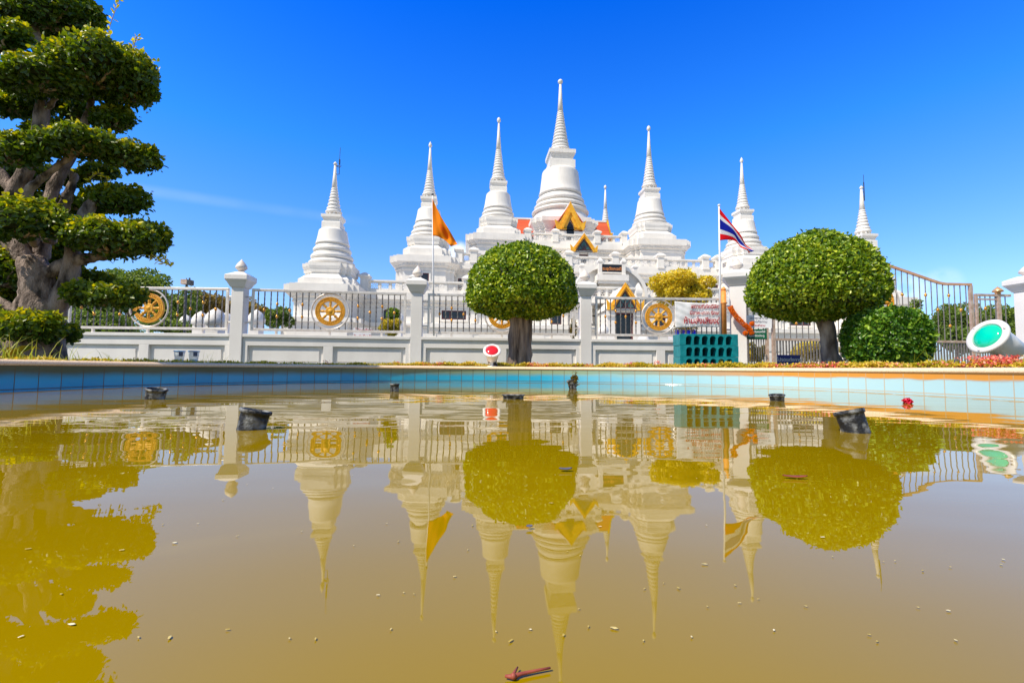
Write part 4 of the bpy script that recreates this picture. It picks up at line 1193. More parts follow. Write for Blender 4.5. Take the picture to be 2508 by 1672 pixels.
# ------------------------------------------------------------------ gates
def build_gates():
    A, B = FPOST[4] + Vector((0.3, 0.1, 0)), at(2345, 700, 12.2); A.z = B.z = G
    # main double-curve gate between its two posts
    p, q = at(1772, 700, 11.75), at(2233, 700, 12.1); p.z = q.z = G
    u = (q - p).normalized(); L = (q - p).length
    root = thing('driveway_gate', p, 'wide steel gate with arched top rail behind the larger round topped tree', 'gate', None, atan2(u.y, u.x))
    def top(x):
        t = abs(x / L - 0.5) * 2
        if t > 0.70: return 2.30
        return 2.30 + 0.60 * (1 - t / 0.70)
    m = MB()
    N = 30
    xs = [L * k / N for k in range(N + 1)]
    for x0, x1 in zip(xs, xs[1:]): m.bar((x0, 0, top(x0)), (x1, 0, top(x1)), 0.055, 0.06)
    m.build('top_rail', M['rail_reflection'], root); m = MB()
    m.box(0, L, -0.025, 0.025, 0.76, 0.82); m.box(0, L, -0.025, 0.025, 0.03, 0.08)
    for x in (0.03, L / 2 - 0.06, L / 2 + 0.06, L - 0.03): m.box(x - 0.035, x + 0.035, -0.035, 0.035, 0.0, top(x) - 0.03)
    m.build('frame', M['steel_warm'], root)
    n = 34; s = L / n
    for i in range(1, n):
        x = s * i
        if abs(x - L / 2) < 0.64:
            bar_part(root, x, 2.42, round(top(x) - 0.02, 2)); continue
        bar_part(root, x, 0.82, round(top(x) - 0.02, 2), twisted=False)
        j = i if i < n / 2 else n - i
        if j % 4 == 2: ball_part(root, x, 1.62, r=0.035)
        elif j % 4 == 0: ball_part(root, x, 1.2, r=0.035); ball_part(root, x, 2.0, r=0.035)
    m = MB(); k = 0
    while k < 2 * n:
        x = s / 2 * (k + 0.5); m.box(x - 0.014, x + 0.014, -0.014, 0.014, 0.081, 0.759); k += 1
    m.build('lower_bars', M['steel_dark'], root)['kind'] = 'stuff'
    dharma_wheel(root, (L / 2, 1.78), 0.56)
    # narrow side gate with notice boards
    p2, q2 = Vector((A.x + 0.02, A.y, G)), Vector((p.x - 0.10, p.y, G))
    u2 = (q2 - p2).normalized(); L2 = (q2 - p2).length
    r2 = thing('side_gate', p2, 'narrow steel side gate beside the garlanded gate pillar, hung with notices', 'gate', None, atan2(u2.y, u2.x))
    m = MB()
    for z in (0.05, 0.79, 2.25): m.box(0, L2, -0.022, 0.022, z, z + 0.05)
    m.box(-0.04, 0.0, -0.03, 0.03, 0, 2.3); m.box(L2 - 0.07, L2, -0.04, 0.04, 0, 2.35)
    m.build('frame', M['steel_warm'], r2)
    nn = max(4, round(L2 / 0.13))
    for i in range(1, nn): bar_part(r2, L2 * i / nn, 0.841, 2.249, twisted=False)
    m = MB()
    for i in range(1, 2 * nn): x = L2 * i / (2 * nn); m.box(x - 0.012, x + 0.012, -0.012, 0.012, 0.101, 0.789)
    m.build('lower_bars', M['steel_dark'], r2)['kind'] = 'stuff'
    ball_part(r2, L2 * 2 / nn, 1.70, r=0.035)
    ball_part(r2, L2 * (nn - 1) / nn, 1.12, r=0.035)
    # lower gate leaf on the right of the wide one
    p3 = q + Vector((0.10, 0.02, 0)); q3 = Vector((B.x - 0.28, B.y, G))
    u3 = (q3 - p3).normalized(); L3 = (q3 - p3).length
    r3 = thing('low_gate', p3, 'shorter flat topped steel gate with a brass knob behind the green lamp', 'gate', None, atan2(u3.y, u3.x))
    m = MB()
    m.box(0, L3, -0.03, 0.03, 2.0, 2.06); m.box(0.06, L3 * 0.62, -0.02, 0.02, 1.90, 1.94); m.box(0, L3, -0.022, 0.022, 0.79, 0.84); m.box(0, L3, -0.022, 0.022, 0.05, 0.10)
    m.box(0, 0.055, -0.03, 0.03, 0, 1.999); m.box(L3 * 0.62, L3 * 0.62 + 0.08, -0.035, 0.035, 0, 1.999)
    m.build('frame', M['steel_warm'], r3)
    nn = max(5, round(L3 / 0.15))
    for i in range(1, nn): bar_part(r3, L3 * i / nn, 0.841, 1.999, twisted=False)
    m = MB()
    for i in range(1, 2 * nn): x = L3 * i / (2 * nn); m.box(x - 0.012, x + 0.012, -0.012, 0.012, 0.101, 0.789)
    m.build('lower_bars', M['steel_dark'], r3)['kind'] = 'stuff'
    ball_part(r3, L3 * 2 / nn, 1.68, r=0.035)
    m = MB(); m.smooth = True; lotus_bud(m, 2.061, 0.115, 0.21); k = m.build('knob', M['brass_pale'], r3); k.location = (L3 * 0.66, 0, 0)
    # notices wired to the side gate
    def board(name, x, z0, z1, w, mat, lines, ink, label, tilt=0.0):
        c = p2 + u2 * x
        b = MB(); b.box(-w / 2, w / 2, -0.006, 0.006, 0, z1 - z0)
        o = b.build(name, mat, None)
        o.location = (c.x + u2.y * 0.05, c.y - abs(u2.x) * 0.05, G + z0); o.rotation_euler = (0, tilt, atan2(u2.y, u2.x))
        tag(o, label, 'sign')
        for body, zz, size, im in lines: text_part('lettering', body, size, im, o, Matrix.Translation((0, -0.008, zz)) @ FACE, 0.002, sx=0.95)
        return o
    board('notice_board', 0.22, 1.08, 1.40, 0.60, M['sign_white'], (('เขตพุทธาวาส', 0.25, 0.085, M['ink_grey']), ('เขตอภัยทาน', 0.155, 0.085, M['ink_grey']), ('โปรดสำรวม', 0.06, 0.07, M['ink_red'])), None, 'white notice with dark and red lettering on the narrow side gate', 0.03)
    board('green_notice', 0.16, 0.80, 1.05, 0.48, M['sign_green'], (('พระธุตังคเจดีย์', 0.18, 0.075, M['ink_white']), ('กรุณาปิดประตู', 0.08, 0.07, M['ink_white'])), None, 'green notice with white lettering below the white one on the side gate')
    # blue board standing in the flower bed
    c = at(1812, 829, 9.0)
    root = thing('blue_sign', (c.x, c.y, G), 'dark blue sign with white lettering standing low in the flower bed', 'sign', None, radians(2))
    m = MB(); m.box(-0.225, 0.225, -0.01, 0.01, 0.05, 0.30); m.build('board', M['sign_blue'], root, bevel=0.004)
    m = MB(); m.box(-0.16, -0.13, 0.011, 0.035, -0.02, 0.28); m.box(0.13, 0.16, 0.011, 0.035, -0.02, 0.28); m.build('stake', M['steel'], root)['kind'] = 'stuff'
    text_part('lettering', 'โปรดแต่งกาย', 0.092, M['ink_white'], root, Matrix.Translation((0, -0.012, 0.205)) @ FACE, 0.002)
    text_part('lettering', 'สุภาพ', 0.092, M['ink_white'], root, Matrix.Translation((0, -0.012, 0.095)) @ FACE, 0.002)
M['steel_warm'] = mottled('weathered_steel_gate', (0.52, 0.33, 0.22), (0.72, 0.55, 0.44), 10, 0.36, 0, metal=0.4)
M['rail_reflection'] = mottled('peach_top_rail', (0.66, 0.33, 0.17), (0.80, 0.46, 0.27), 6, 0.4, 0, metal=0.2)  # orange reflection on the top rail put into its base colour
M['brass_pale'] = mottled('pale_brass_knob', (0.75, 0.42, 0.18), (0.85, 0.55, 0.28), 10, 0.3, 0, metal=0.5)
build_gates()

# ------------------------------------------------------------------ things on and by the fence
def cloth_mesh(f, nu, nv, thick=0.004):
    m = MB(); m.smooth = True
    vs, uv = [], []
    for j in range(nv + 1):
        for i in range(nu + 1):
            vs.append(tuple(f(i / nu, j / nv))); uv.append((i / nu, j / nv))
    m.add(vs, [(j * (nu + 1) + i, j * (nu + 1) + i + 1, (j + 1) * (nu + 1) + i + 1, (j + 1) * (nu + 1) + i) for j in range(nv) for i in range(nu)])
    m.uv = uv
    return m
def lerp_path(pts, t):
    n = len(pts) - 1; s = min(max(t * n, 0), n - 1e-6); i = int(s); f = s - i
    def P(k): return Vector(pts[min(max(k, 0), n)])
    a, b, c, d = P(i - 1), P(i), P(i + 1), P(i + 2)
    return 0.5 * ((2 * b) + (c - a) * f + (2 * a - 5 * b + 4 * c - d) * f * f + (3 * b - a - 3 * c + d) * f ** 3)
def flag(name, label, top, bot, y, mat, ripple=0.05, seed=0.0):
    """top and bottom edge of the cloth as view points at forward distance y"""
    T = [at(px, py, y) for px, py in top]; B = [at(px, py, y) for px, py in bot]
    o = T[0].copy()
    def f(u, v):
        p = lerp_path(T, u).lerp(lerp_path(B, u), v)
        d = ripple * u ** 0.7 * (sin(9 * u + 3.2 * v + seed) + 0.5 * sin(17 * u - 5 * v + seed * 2))
        return p + Vector((0, d, 0)) - o
    m = cloth_mesh(f, 40, 24)
    ob = m.build(name, mat, None, fixn=False)
    ob.location = o
    md = ob.modifiers.new('thickness', 'SOLIDIFY'); md.thickness = 0.004; md.offset = 0
    tag(ob, label, 'flag')
    return ob
def cloth_mat(name, ramp=None, col=None, emblem=None):
    m, N, L, b = new_mat(name)
    setp(b, rough=0.7, spec=0.2)
    uv = N.new('ShaderNodeUVMap'); sp = N.new('ShaderNodeSeparateXYZ'); L.new(uv.outputs[0], sp.inputs[0])
    if ramp:
        r = N.new('ShaderNodeValToRGB'); r.color_ramp.interpolation = 'CONSTANT'
        e = r.color_ramp.elements
        while len(e) < len(ramp): e.new(0.5)
        for k, (p, c) in enumerate(ramp): e[k].position = p; e[k].color = tuple(c) + (1,)
        L.new(sp.outputs[1], r.inputs[0]); out = r.outputs[0]
    else:
        rgb = N.new('ShaderNodeRGB'); rgb.outputs[0].default_value = tuple(col) + (1,); out = rgb.outputs[0]
    if emblem:
        # printed wheel emblem in the middle of the cloth
        mp = N.new('ShaderNodeMapping'); mp.inputs['Location'].default_value = (-0.52, -0.5, 0); L.new(uv.outputs[0], mp.inputs[0])
        ln = N.new('ShaderNodeVectorMath'); ln.operation = 'LENGTH'; L.new(mp.outputs[0], ln.inputs[0])
        r1 = N.new('ShaderNodeMapRange'); r1.inputs[1].default_value, r1.inputs[2].default_value, r1.inputs[3].default_value, r1.inputs[4].default_value = 0.18, 0.2, 1, 0
        L.new(ln.outputs['Value'], r1.inputs[0])
        nz = N.new('ShaderNodeTexVoronoi'); nz.inputs['Scale'].default_value = 26; L.new(uv.outputs[0], nz.inputs['Vector'])
        mu = N.new('ShaderNodeMath'); mu.operation = 'MULTIPLY'; L.new(r1.outputs[0], mu.inputs[0])
        r2 = N.new('ShaderNodeMapRange'); r2.inputs[1].default_value, r2.inputs[2].default_value, r2.inputs[3].default_value, r2.inputs[4].default_value = 0.1, 0.6, 0.95, 0.4
        L.new(nz.outputs['Distance'], r2.inputs[0]); L.new(r2.outputs[0], mu.inputs[1])
        mx = N.new('ShaderNodeMix'); mx.data_type = 'RGBA'; L.new(mu.outputs[0], mx.inputs['Factor']); L.new(out, mx.inputs[6]); mx.inputs[7].default_value = tuple(emblem) + (1,)
        out = mx.outputs[2]
    L.new(out, b.inputs['Base Color'])
    t = N.new('ShaderNodeBsdfTranslucent'); L.new(out, t.inputs['Color'])
    mx = N.new('ShaderNodeMixShader'); mx.inputs[0].default_value = 0.35
    L.new(b.outputs[0], mx.inputs[1]); L.new(t.outputs[0], mx.inputs[2]); L.new(mx.outputs[0], N['Material Output'].inputs['Surface'])
    return m
def flag_pole(px0, py0, px1, py1, y, r, label, sleeve):
    a, b = at(px0, py0, y), at(px1, py1, y)
    root = thing('flag_pole', (a.x, a.y, a.z), label, 'flag pole', 'poles tied to the fence')
    d = b - a
    m = MB(); m.smooth = True; m.tube([(0, 0, 0), d * 0.5, d], [r, r * 0.9, r * 0.75], 10)
    m.build('pole', M['white_pole'], root)
    m = MB(); m.smooth = True; m.lathe([(0, r * 0.8), (0.02, r * 1.3), (0.045, r * 1.2), (0.06, 0.002)], 10, d); m.build('cap', M['dark_metal'] if sleeve else M['white_pole'], root)
    return root
def build_flags():
    yo = at(996, 670, 1).x and P2.y - 0.02
    yo = (P2.y + P3.y) / 2 - 0.25
    yo = P2.y - 0.08
    flag_pole(996.5, 771, 993.5, 449, yo, 0.022, 'slim pale pole flying the orange flag', True)
    flag('orange_flag', 'orange triangular looking flag with a red emblem drooping from its pole',
         [(993, 456), (1010, 492), (1034, 532), (1051, 561)], [(994, 541), (1010, 545), (1024, 553), (1036, 567)], yo - 0.03,
         cloth_mat('orange_flag_cloth', col=(0.98, 0.33, 0.006), emblem=(0.95, 0.10, 0.01)), 0.06)
    y2 = P4.y - 0.16
    flag_pole(1655.5, 771, 1651.5, 474, y2, 0.028, 'white pole flying the striped national flag', False)
    red, white, blue = (0.85, 0.008, 0.02), (0.82, 0.82, 0.85), (0.008, 0.018, 0.42)
    flag('striped_flag', 'red white and blue striped national flag drooping from its white pole',
         [(1653, 478), (1684, 519), (1712, 556), (1731, 577)], [(1654, 552), (1686, 552), (1704, 570), (1722, 580)], y2 - 0.035,
         cloth_mat('striped_flag_cloth', ramp=((0.0, red), (0.19, white), (0.33, blue), (0.65, white), (0.80, red))), 0.05, 1.1)
build_flags()

def build_fence_things():
    # orange bamboo-like post tied at the end of the last railing
    a = at(1664, 771, P4.y - 0.20); t = at(1663, 668, P4.y - 0.20)
    root = thing('orange_post', (a.x, a.y, a.z), 'orange round post with a knob, tied to the railing end', 'post')
    H = t.z - a.z
    m = MB(); m.smooth = True; m.lathe([(0, 0.058), (H * 0.70, 0.056), (H * 0.72, 0.075), (H * 0.735, 0.085), (H * 0.745, 0.06), (H, 0.056)], 18); m.build('shaft', M['orange_paint'], root)
    m = MB(); m.smooth = True; m.lathe([(H + 0.001, 0.05), (H + 0.03, 0.058), (H + 0.07, 0.045), (H + 0.105, 0.012), (H + 0.11, 0.002)], 16); m.build('knob', M['orange_paint'], root)
    # marigold garland
    pts = [at(px, py, P4.y - 0.33 - 0.012 * k) for k, (px, py) in enumerate(((1677, 704), (1683, 716), (1694, 730), (1708, 744), (1719, 753), (1724, 760)))]
    P, N = [], []
    for k in range(2600):
        u = random.random(); c = lerp_path(pts, u); d = (lerp_path(pts, min(u + 0.02, 1)) - lerp_path(pts, max(u - 0.02, 0))).normalized()
        v = Vector(rng.normal(0, 1, 3)); v = (v - d * v.dot(d)).normalized()
        P.append(c + v * 0.052 * random.uniform(0.75, 1.0)); N.append(v)
    for (px, py) in ((1727, 743), (1712, 765), (1726, 764)):
        c = at(px, py, P4.y - 0.40)
        for k in range(420):
            v = Vector(rng.normal(0, 1, 3)).normalized(); P.append(c + v * 0.052 * random.uniform(0.6, 1)); N.append(v)
    o = tag(leaf_object('marigold_garland', np.array(P), np.array(N), 0.026, 0.020, M['marigold'], None, pts[0], 0.6), 'fluffy orange marigold garland hanging across the gate pillar', 'garland')
    # banner
    yb = P4.y - 0.10
    TL, TR, BR, BL = at(1549, 692, yb), at(1652, 696, yb), at(1652, 752, yb), at(1551, 753, yb)
    o0 = TL.copy()
    def f(u, v):
        p = TL.lerp(TR, u).lerp(BL.lerp(BR, u), v)
        sag = -0.022 * sin(pi * u) * (1 - v) + 0.02 * sin(pi * u) * v
        w = 0.010 * sin(11 * u + 6 * v) * sin(pi * u) + 0.005 * sin(23 * v - 17 * u) * (1 - u) + 0.003 * sin(31 * u + 2 * v)
        return p + Vector((0, w - 0.02, sag)) - o0
    m = cloth_mesh(f, 40, 20)
    root = thing('banner', o0, 'creased white cloth banner with red lettering hung on the railing', 'banner')
    cl = m.build('cloth', M['banner'], root, fixn=False)
    md = cl.modifiers.new('thickness', 'SOLIDIFY'); md.thickness = 0.004; md.offset = 0
    W = (TR - TL).length; Hh = (TL - BL).length
    for body, u, v, size in (('สถานที่ศักดิ์สิทธิ์', 0.70, 0.20, 0.135), ('มีเทพ-เทวา รักษา', 0.665, 0.44, 0.125), ('ห้ามส่งเสียงดัง', 0.64, 0.74, 0.205)):
        text_part('lettering', body, size, M['ink_red'], root, Matrix.Translation((W * u, -0.05, -Hh * v)) @ FACE, 0.003, sx=0.92 if v < 0.6 else 0.86)
    # three stacked teal niche blocks
    yt = 10.55
    for k, lab in enumerate(('teal block of six arched niches, lowest of the stack by the gate pillar', 'teal block of six arched niches, middle of the stack by the gate pillar', 'teal block of six arched niches, topmost of the stack by the gate pillar')):
        c = at(1619.5, 800, yt)
        W, D, H = 1.31, 0.42, 0.252
        z0 = G + 0.035 + k * (H + 0.004)
        root = thing('niche_block', (c.x + (0.006 if k == 1 else 0), c.y, z0), lab, 'niche block', 'stack of teal niche blocks', radians(1.0))
        m = MB()
        n = 6; mg, pw = 0.115, (W - 0.23) / 6
        # front with six arched openings: posts, arch spandrels
        def arch(cx, r, zb, zs): return [(cx - r, zb), (cx - r, zs)] + [(cx - r * cos(pi * i / 10), zs + r * sin(pi * i / 10)) for i in range(1, 10)] + [(cx + r, zs), (cx + r, zb)]
        r, zb, zs = 0.069, 0.012, 0.142
        y0, y1 = -D / 2, D / 2
        m.box(-W / 2, -W / 2 + mg, y0, y1, 0, H); m.box(W / 2 - mg, W / 2, y0, y1, 0, H)
        m.box(-W / 2 + mg, W / 2 - mg, y0, y1, H - 0.03, H); m.box(-W / 2 + mg, W / 2 - mg, y0, y1, 0, zb)
        for i in range(n):
            cx = -W / 2 + mg + pw * (i + 0.5)
            x0, x1 = cx - pw / 2, cx + pw / 2
            top = H - 0.03
            A = arch(cx, r, zb, zs)
            poly = [(x0, zb), (x0, top), (x1, top), (x1, zb)] + list(reversed(A))
            m.prism(poly, y0, y0 + 0.30)
        body = m.build('block', M['teal'], root, bevel=0.003)
        m = MB(); m.box(-W / 2 + mg + 0.002, W / 2 - mg - 0.002, y0 + 0.302, y1 - 0.01, zb + 0.002, H - 0.032); m.build('niche_back', M['teal_in'], root)
    # blue pots on a ledge behind the railing
    yp = 12.6
    a, b = at(1548, 770, yp), at(1604, 770, yp)
    m = MB(); m.box(-(b.x - a.x) / 2 - 0.1, (b.x - a.x) / 2 + 0.5, -0.18, 0.18, 0, a.z - G)
    tag(m.build('plant_shelf', M['white_near'], None), 'low white ledge behind the banner railing carrying blue plant pots', 'shelf').location = ((a.x + b.x) / 2, yp, G)
    for k, (px, lab) in enumerate(((1556, 'cobalt plant pot nearest the gilded wheel, on the ledge behind the banner'), (1568, 'cobalt plant pot, second from the gilded wheel, on the ledge behind the banner'), (1581, 'cobalt plant pot, third from the gilded wheel, on the ledge behind the banner'), (1594, 'cobalt plant pot farthest from the gilded wheel, on the ledge behind the banner'))):
        c = at(px, 770, yp)
        root = thing('plant_pot', (c.x, c.y, c.z + 0.002), lab, 'plant pot', 'blue plant pots behind the railing')
        m = MB(); m.lathe([(0, 0.045), (0.005, 0.05), (0.115, 0.06), (0.118, 0.064), (0.14, 0.064), (0.14, 0.05), (0.11, 0.046)], 14); m.build('pot', M['pot_blue'], root)
        Pp = rng.normal(0, 1, (90, 3)) * np.array([0.055, 0.055, 0.06]) + np.array([0, 0, 0.21])
        leaf_object('plant', Pp, rng.normal(0, 1, (90, 3)) + np.array([0, 0, 0.8]), 0.06, 0.03, M['leaf_autumn'], root)
    # two small white notices on the railing of the forecourt
    c = at(832, 766, 13.0)
    o = thing('small_notice', (c.x, c.y, G), 'small white board with red lettering behind the railing beside the wheel', 'sign', None, 0)
    m = MB(); m.box(-0.25, 0.25, -0.008, 0.008, c.z - G - 0.16, c.z - G + 0.16); m.build('board', M['sign_white'], o)
    m = MB(); m.box(-0.2, -0.17, 0.009, 0.03, 0, c.z - G + 0.1); m.box(0.17, 0.2, 0.009, 0.03, 0, c.z - G + 0.1); m.build('stake', M['steel'], o)['kind'] = 'stuff'
    text_part('lettering', 'โปรดเงียบ', 0.12, M['ink_red'], o, Matrix.Translation((0.05, -0.01, c.z - G + 0.09)) @ FACE, 0.002)
    text_part('lettering', 'ห้ามส่งเสียงดัง', 0.11, M['ink_red'], o, Matrix.Translation((0.02, -0.01, c.z - G - 0.08)) @ FACE, 0.002, sx=0.8)
build_fence_things()

# ------------------------------------------------------------------ floodlights, cups, pipes, floating bits
def floodlight(foot, aim, s, lens_mat, label, lift=0.215):
    """round garden spotlight: drum body with flanged lens, yoke bracket and base plate; aim = direction the lens faces"""
    root = thing('floodlight', foot, label, 'lamp', 'garden floodlights')
    d = Vector(aim).normalized()
    Q = d.to_track_quat('Z', 'Y').to_matrix()
    c = Vector((0, 0, lift * s))           # pivot
    m = MB(); m.smooth = True
    m.lathe([(-0.20 * s, 0.004), (-0.20 * s, 0.055 * s), (-0.185 * s, 0.075 * s), (-0.06 * s, 0.098 * s), (0.055 * s, 0.108 * s), (0.06 * s, 0.112 * s)], 40, c, Q)
    m.build('body', M['lamp_body'], root)
    m = MB(); m.smooth = True
    m.lathe([(0.058 * s, 0.108 * s), (0.058 * s, 0.138 * s), (0.066 * s, 0.143 * s), (0.080 * s, 0.143 * s), (0.088 * s, 0.138 * s), (0.092 * s, 0.108 * s), (0.086 * s, 0.101 * s), (0.076 * s, 0.099 * s)], 44, c, Q, caps=False)
    fl = m.build('rim', M['lamp_body'], root)
    m = MB()
    for k in range(3):
        a = radians(25 + 120 * k); p = c + Q @ Vector((0.125 * s * cos(a), 0.125 * s * sin(a), 0.089 * s))
        m.lathe([(0, 0.008 * s), (0.008 * s, 0.008 * s), (0.010 * s, 0.003 * s)], 10, p, Q)
    m.build('screw', M['steel'], fl)['kind'] = 'stuff'
    m = MB(); m.smooth = True
    m.lathe([(0.072 * s, 0.1005 * s), (0.086 * s, 0.096 * s), (0.098 * s, 0.075 * s), (0.106 * s, 0.045 * s), (0.109 * s, 0.002)], 40, c, Q)
    m.build('lens', lens_mat, root)
    m = MB(); m.smooth = True
    back = c + Q @ Vector((0, 0, -0.06 * s))
    m.lathe([(0, 0.075 * s), (0.010 * s, 0.072 * s), (0.014 * s, 0.03 * s)], 24, (back.x, back.y, 0)); m.smooth = False
    m.bar((back.x, back.y, 0.012 * s), (back.x, back.y, back.z - 0.075 * s), 0.075 * s, 0.035 * s, up=(1, 0, 0))
    m.build('stand', M['lamp_body'], root)
    m = MB(); m.smooth = True
    e = back + Vector((0.055 * s, 0.01, -0.115 * s))
    m.tube([back + Vector((0.0, 0, -0.085 * s)), e + Vector((-0.01, 0, 0.01)), e], 0.016 * s, 8)
    m.tube([back + Vector((-0.06 * s, 0, -0.095 * s)), back + Vector((0.06 * s, 0, -0.095 * s))], 0.014 * s, 8)
    m.tube([e, e + Vector((0.02 * s, 0, -0.045 * s))], 0.022 * s, 8)
    m.tube([e + Vector((0.02 * s, 0, -0.045 * s)), e + Vector((0.05 * s, 0.02, -0.085 * s)), (e.x + 0.12 * s, e.y + 0.05, 0.01)], 0.009 * s, 6)
    m.build('cable', M['black_plastic'], root)
    return root
def build_lights():
    c = at(1130, 845, 8.32); c.z = 0.2665
    floodlight(c, (0.02, -0.72, 0.62), 1.12, M['red_lens'], 'white floodlight with a red lens beside the smaller round topped tree', 0.20)
    c = at(2290, 848, 4.75)
    floodlight((c.x, c.y, 0.2665), (-0.90, -0.10, 0.42), 1.32, M['green_lens'], 'white floodlight with a green lens tilted upward at the pool edge')
build_lights()
def build_valve():
    c = at(2331, 846, 4.9)
    root = thing('blue_pipe_stub', (c.x, c.y, 0.2665), 'short blue pipe stub with a black hose behind the green lensed floodlight', 'pipe')
    m = MB(); m.smooth = True; m.lathe([(0, 0.034), (0.005, 0.036), (0.05, 0.036), (0.052, 0.041), (0.085, 0.041), (0.087, 0.03), (0.06, 0.028)], 20); m.build('stub', M['cup_blue'], root)
    m = MB(); m.smooth = True; m.tube([lerp_path([(0, 0, 0.05), (-0.02, 0, 0.16), (-0.10, -0.01, 0.20), (-0.16, -0.02, 0.21)], t / 10) for t in range(11)], 0.016, 8); m.tube([(0, 0, 0.06), (0.08, 0.02, 0.15), (0.16, 0.04, 0.18)], 0.012, 8); m.build('hose', M['black_plastic'], root)
build_valve()

def build_cups():
    for px, lab in ((411, 'clear plastic cup with blue rim at the pool edge, nearer the cloud pruned tree'), (444, 'clear plastic cup with blue rim at the pool edge, nearer the white fence pillar')):
        c = at(px, 840, 6.35)
        root = thing('plastic_cup', (c.x, c.y, 0.267), lab, 'cup', 'plastic cups on the coping')
        m = MB(); m.smooth = True
        m.lathe([(0.0, 0.044), (0.004, 0.047), (0.03, 0.050), (0.06, 0.054), (0.085, 0.055), (0.088, 0.058), (0.155, 0.064)], 24)
        m.build('cup', M['clear'], root)
        m = MB(); m.smooth = True
        m.lathe([(0.155, 0.065), (0.158, 0.072), (0.164, 0.072), (0.167, 0.066)], 24); m.build('rim', M['cup_blue'], root)
        m = MB(); m.smooth = True
        vs, fs = [], []
        for i in range(8):
            a = radians(-62 + 45 * i / 7)
            for z, r in ((0.092, 0.0605), (0.150, 0.0655)): vs.append((r * cos(a), r * sin(a), z))
        for i in range(7): fs.append((2 * i, 2 * i + 2, 2 * i + 3, 2 * i + 1))
        m.add(vs, fs); m.build('printed_band', M['ink_grey'], root)
        m = MB(); m.lathe([(0.004, 0.040), (0.05, 0.048), (0.051, 0.03)], 18); m.build('ice', M['ink_white'], root)
build_cups()

def build_pipes():
    spec = [  # view x, waterline y, mouth radius px, height px, tilt toward (+x, +y) degrees, clutter, label
        (356, 916, 22, 24, (9, 3), False, 'limescaled black pipe end in shaded water near the blue wall, closest to the cups'),
        (577, 985, 34, 44, (10, -6), False, 'large limescaled black pipe end in open water, tilted, beside the pillar reflection'),
        (906, 899, 11, 18, (0, 0), False, 'small black pipe end standing upright near the far blue wall'),
        (1179, 915, 27, 9, (0, 0), False, 'low black pipe rim in the reflection of the smaller round topped tree'),
        (1316, 893, 10, 22, (-14, 0), True, 'small black pipe end topped with brown debris near the far wall'),
        (1785, 920, 17, 14, (-5, 6), False, 'short black pipe end near the sunlit pale tile wall'),
        (1966, 992, 31, 50, (-9, -13), False, 'largest black pipe end, leaning, before the sunlit tile wall'),
    ]
    for px, py, rp, hp, tilt, clutter, lab in spec:
        c = on_water(px, py)
        k = c.y * 1.06633 / FPX
        r, h = rp * k, hp * k
        root = thing('water_pipe', (c.x, c.y, 0), lab, 'pipe', 'black pipe ends standing in the pool')
        ax = Matrix.Rotation(radians(tilt[0]), 3, 'Y') @ Matrix.Rotation(radians(tilt[1]), 3, 'X')
        m = MB(); m.smooth = True
        d = -0.12
        m.lathe([(d, r * 0.86), (h * 0.1, r * 0.86), (h * 0.45, r * 0.87), (h * 0.56, r * 0.90), (h * 0.60, r * 0.88), (h * 0.80, r * 0.90), (h * 0.82, r * 0.98), (h * 0.86, r), (h, r), (h, r * 0.86), (h * 0.9, r * 0.82), (d, r * 0.78)], 32, (0, 0, 0), ax, caps=False)
        m.build('pipe', M['pipe'], root)
        if clutter:
            P = rng.normal(0, 1, (160, 3)) * np.array([r * 0.35, r * 0.35, h * 0.28]) + np.array([r * 0.3, 0, h * 0.95])
            leaf_object('debris', P, rng.normal(0, 1, (160, 3)), r * 0.8, r * 0.35, M['leaf_autumn'], root)
build_pipes()

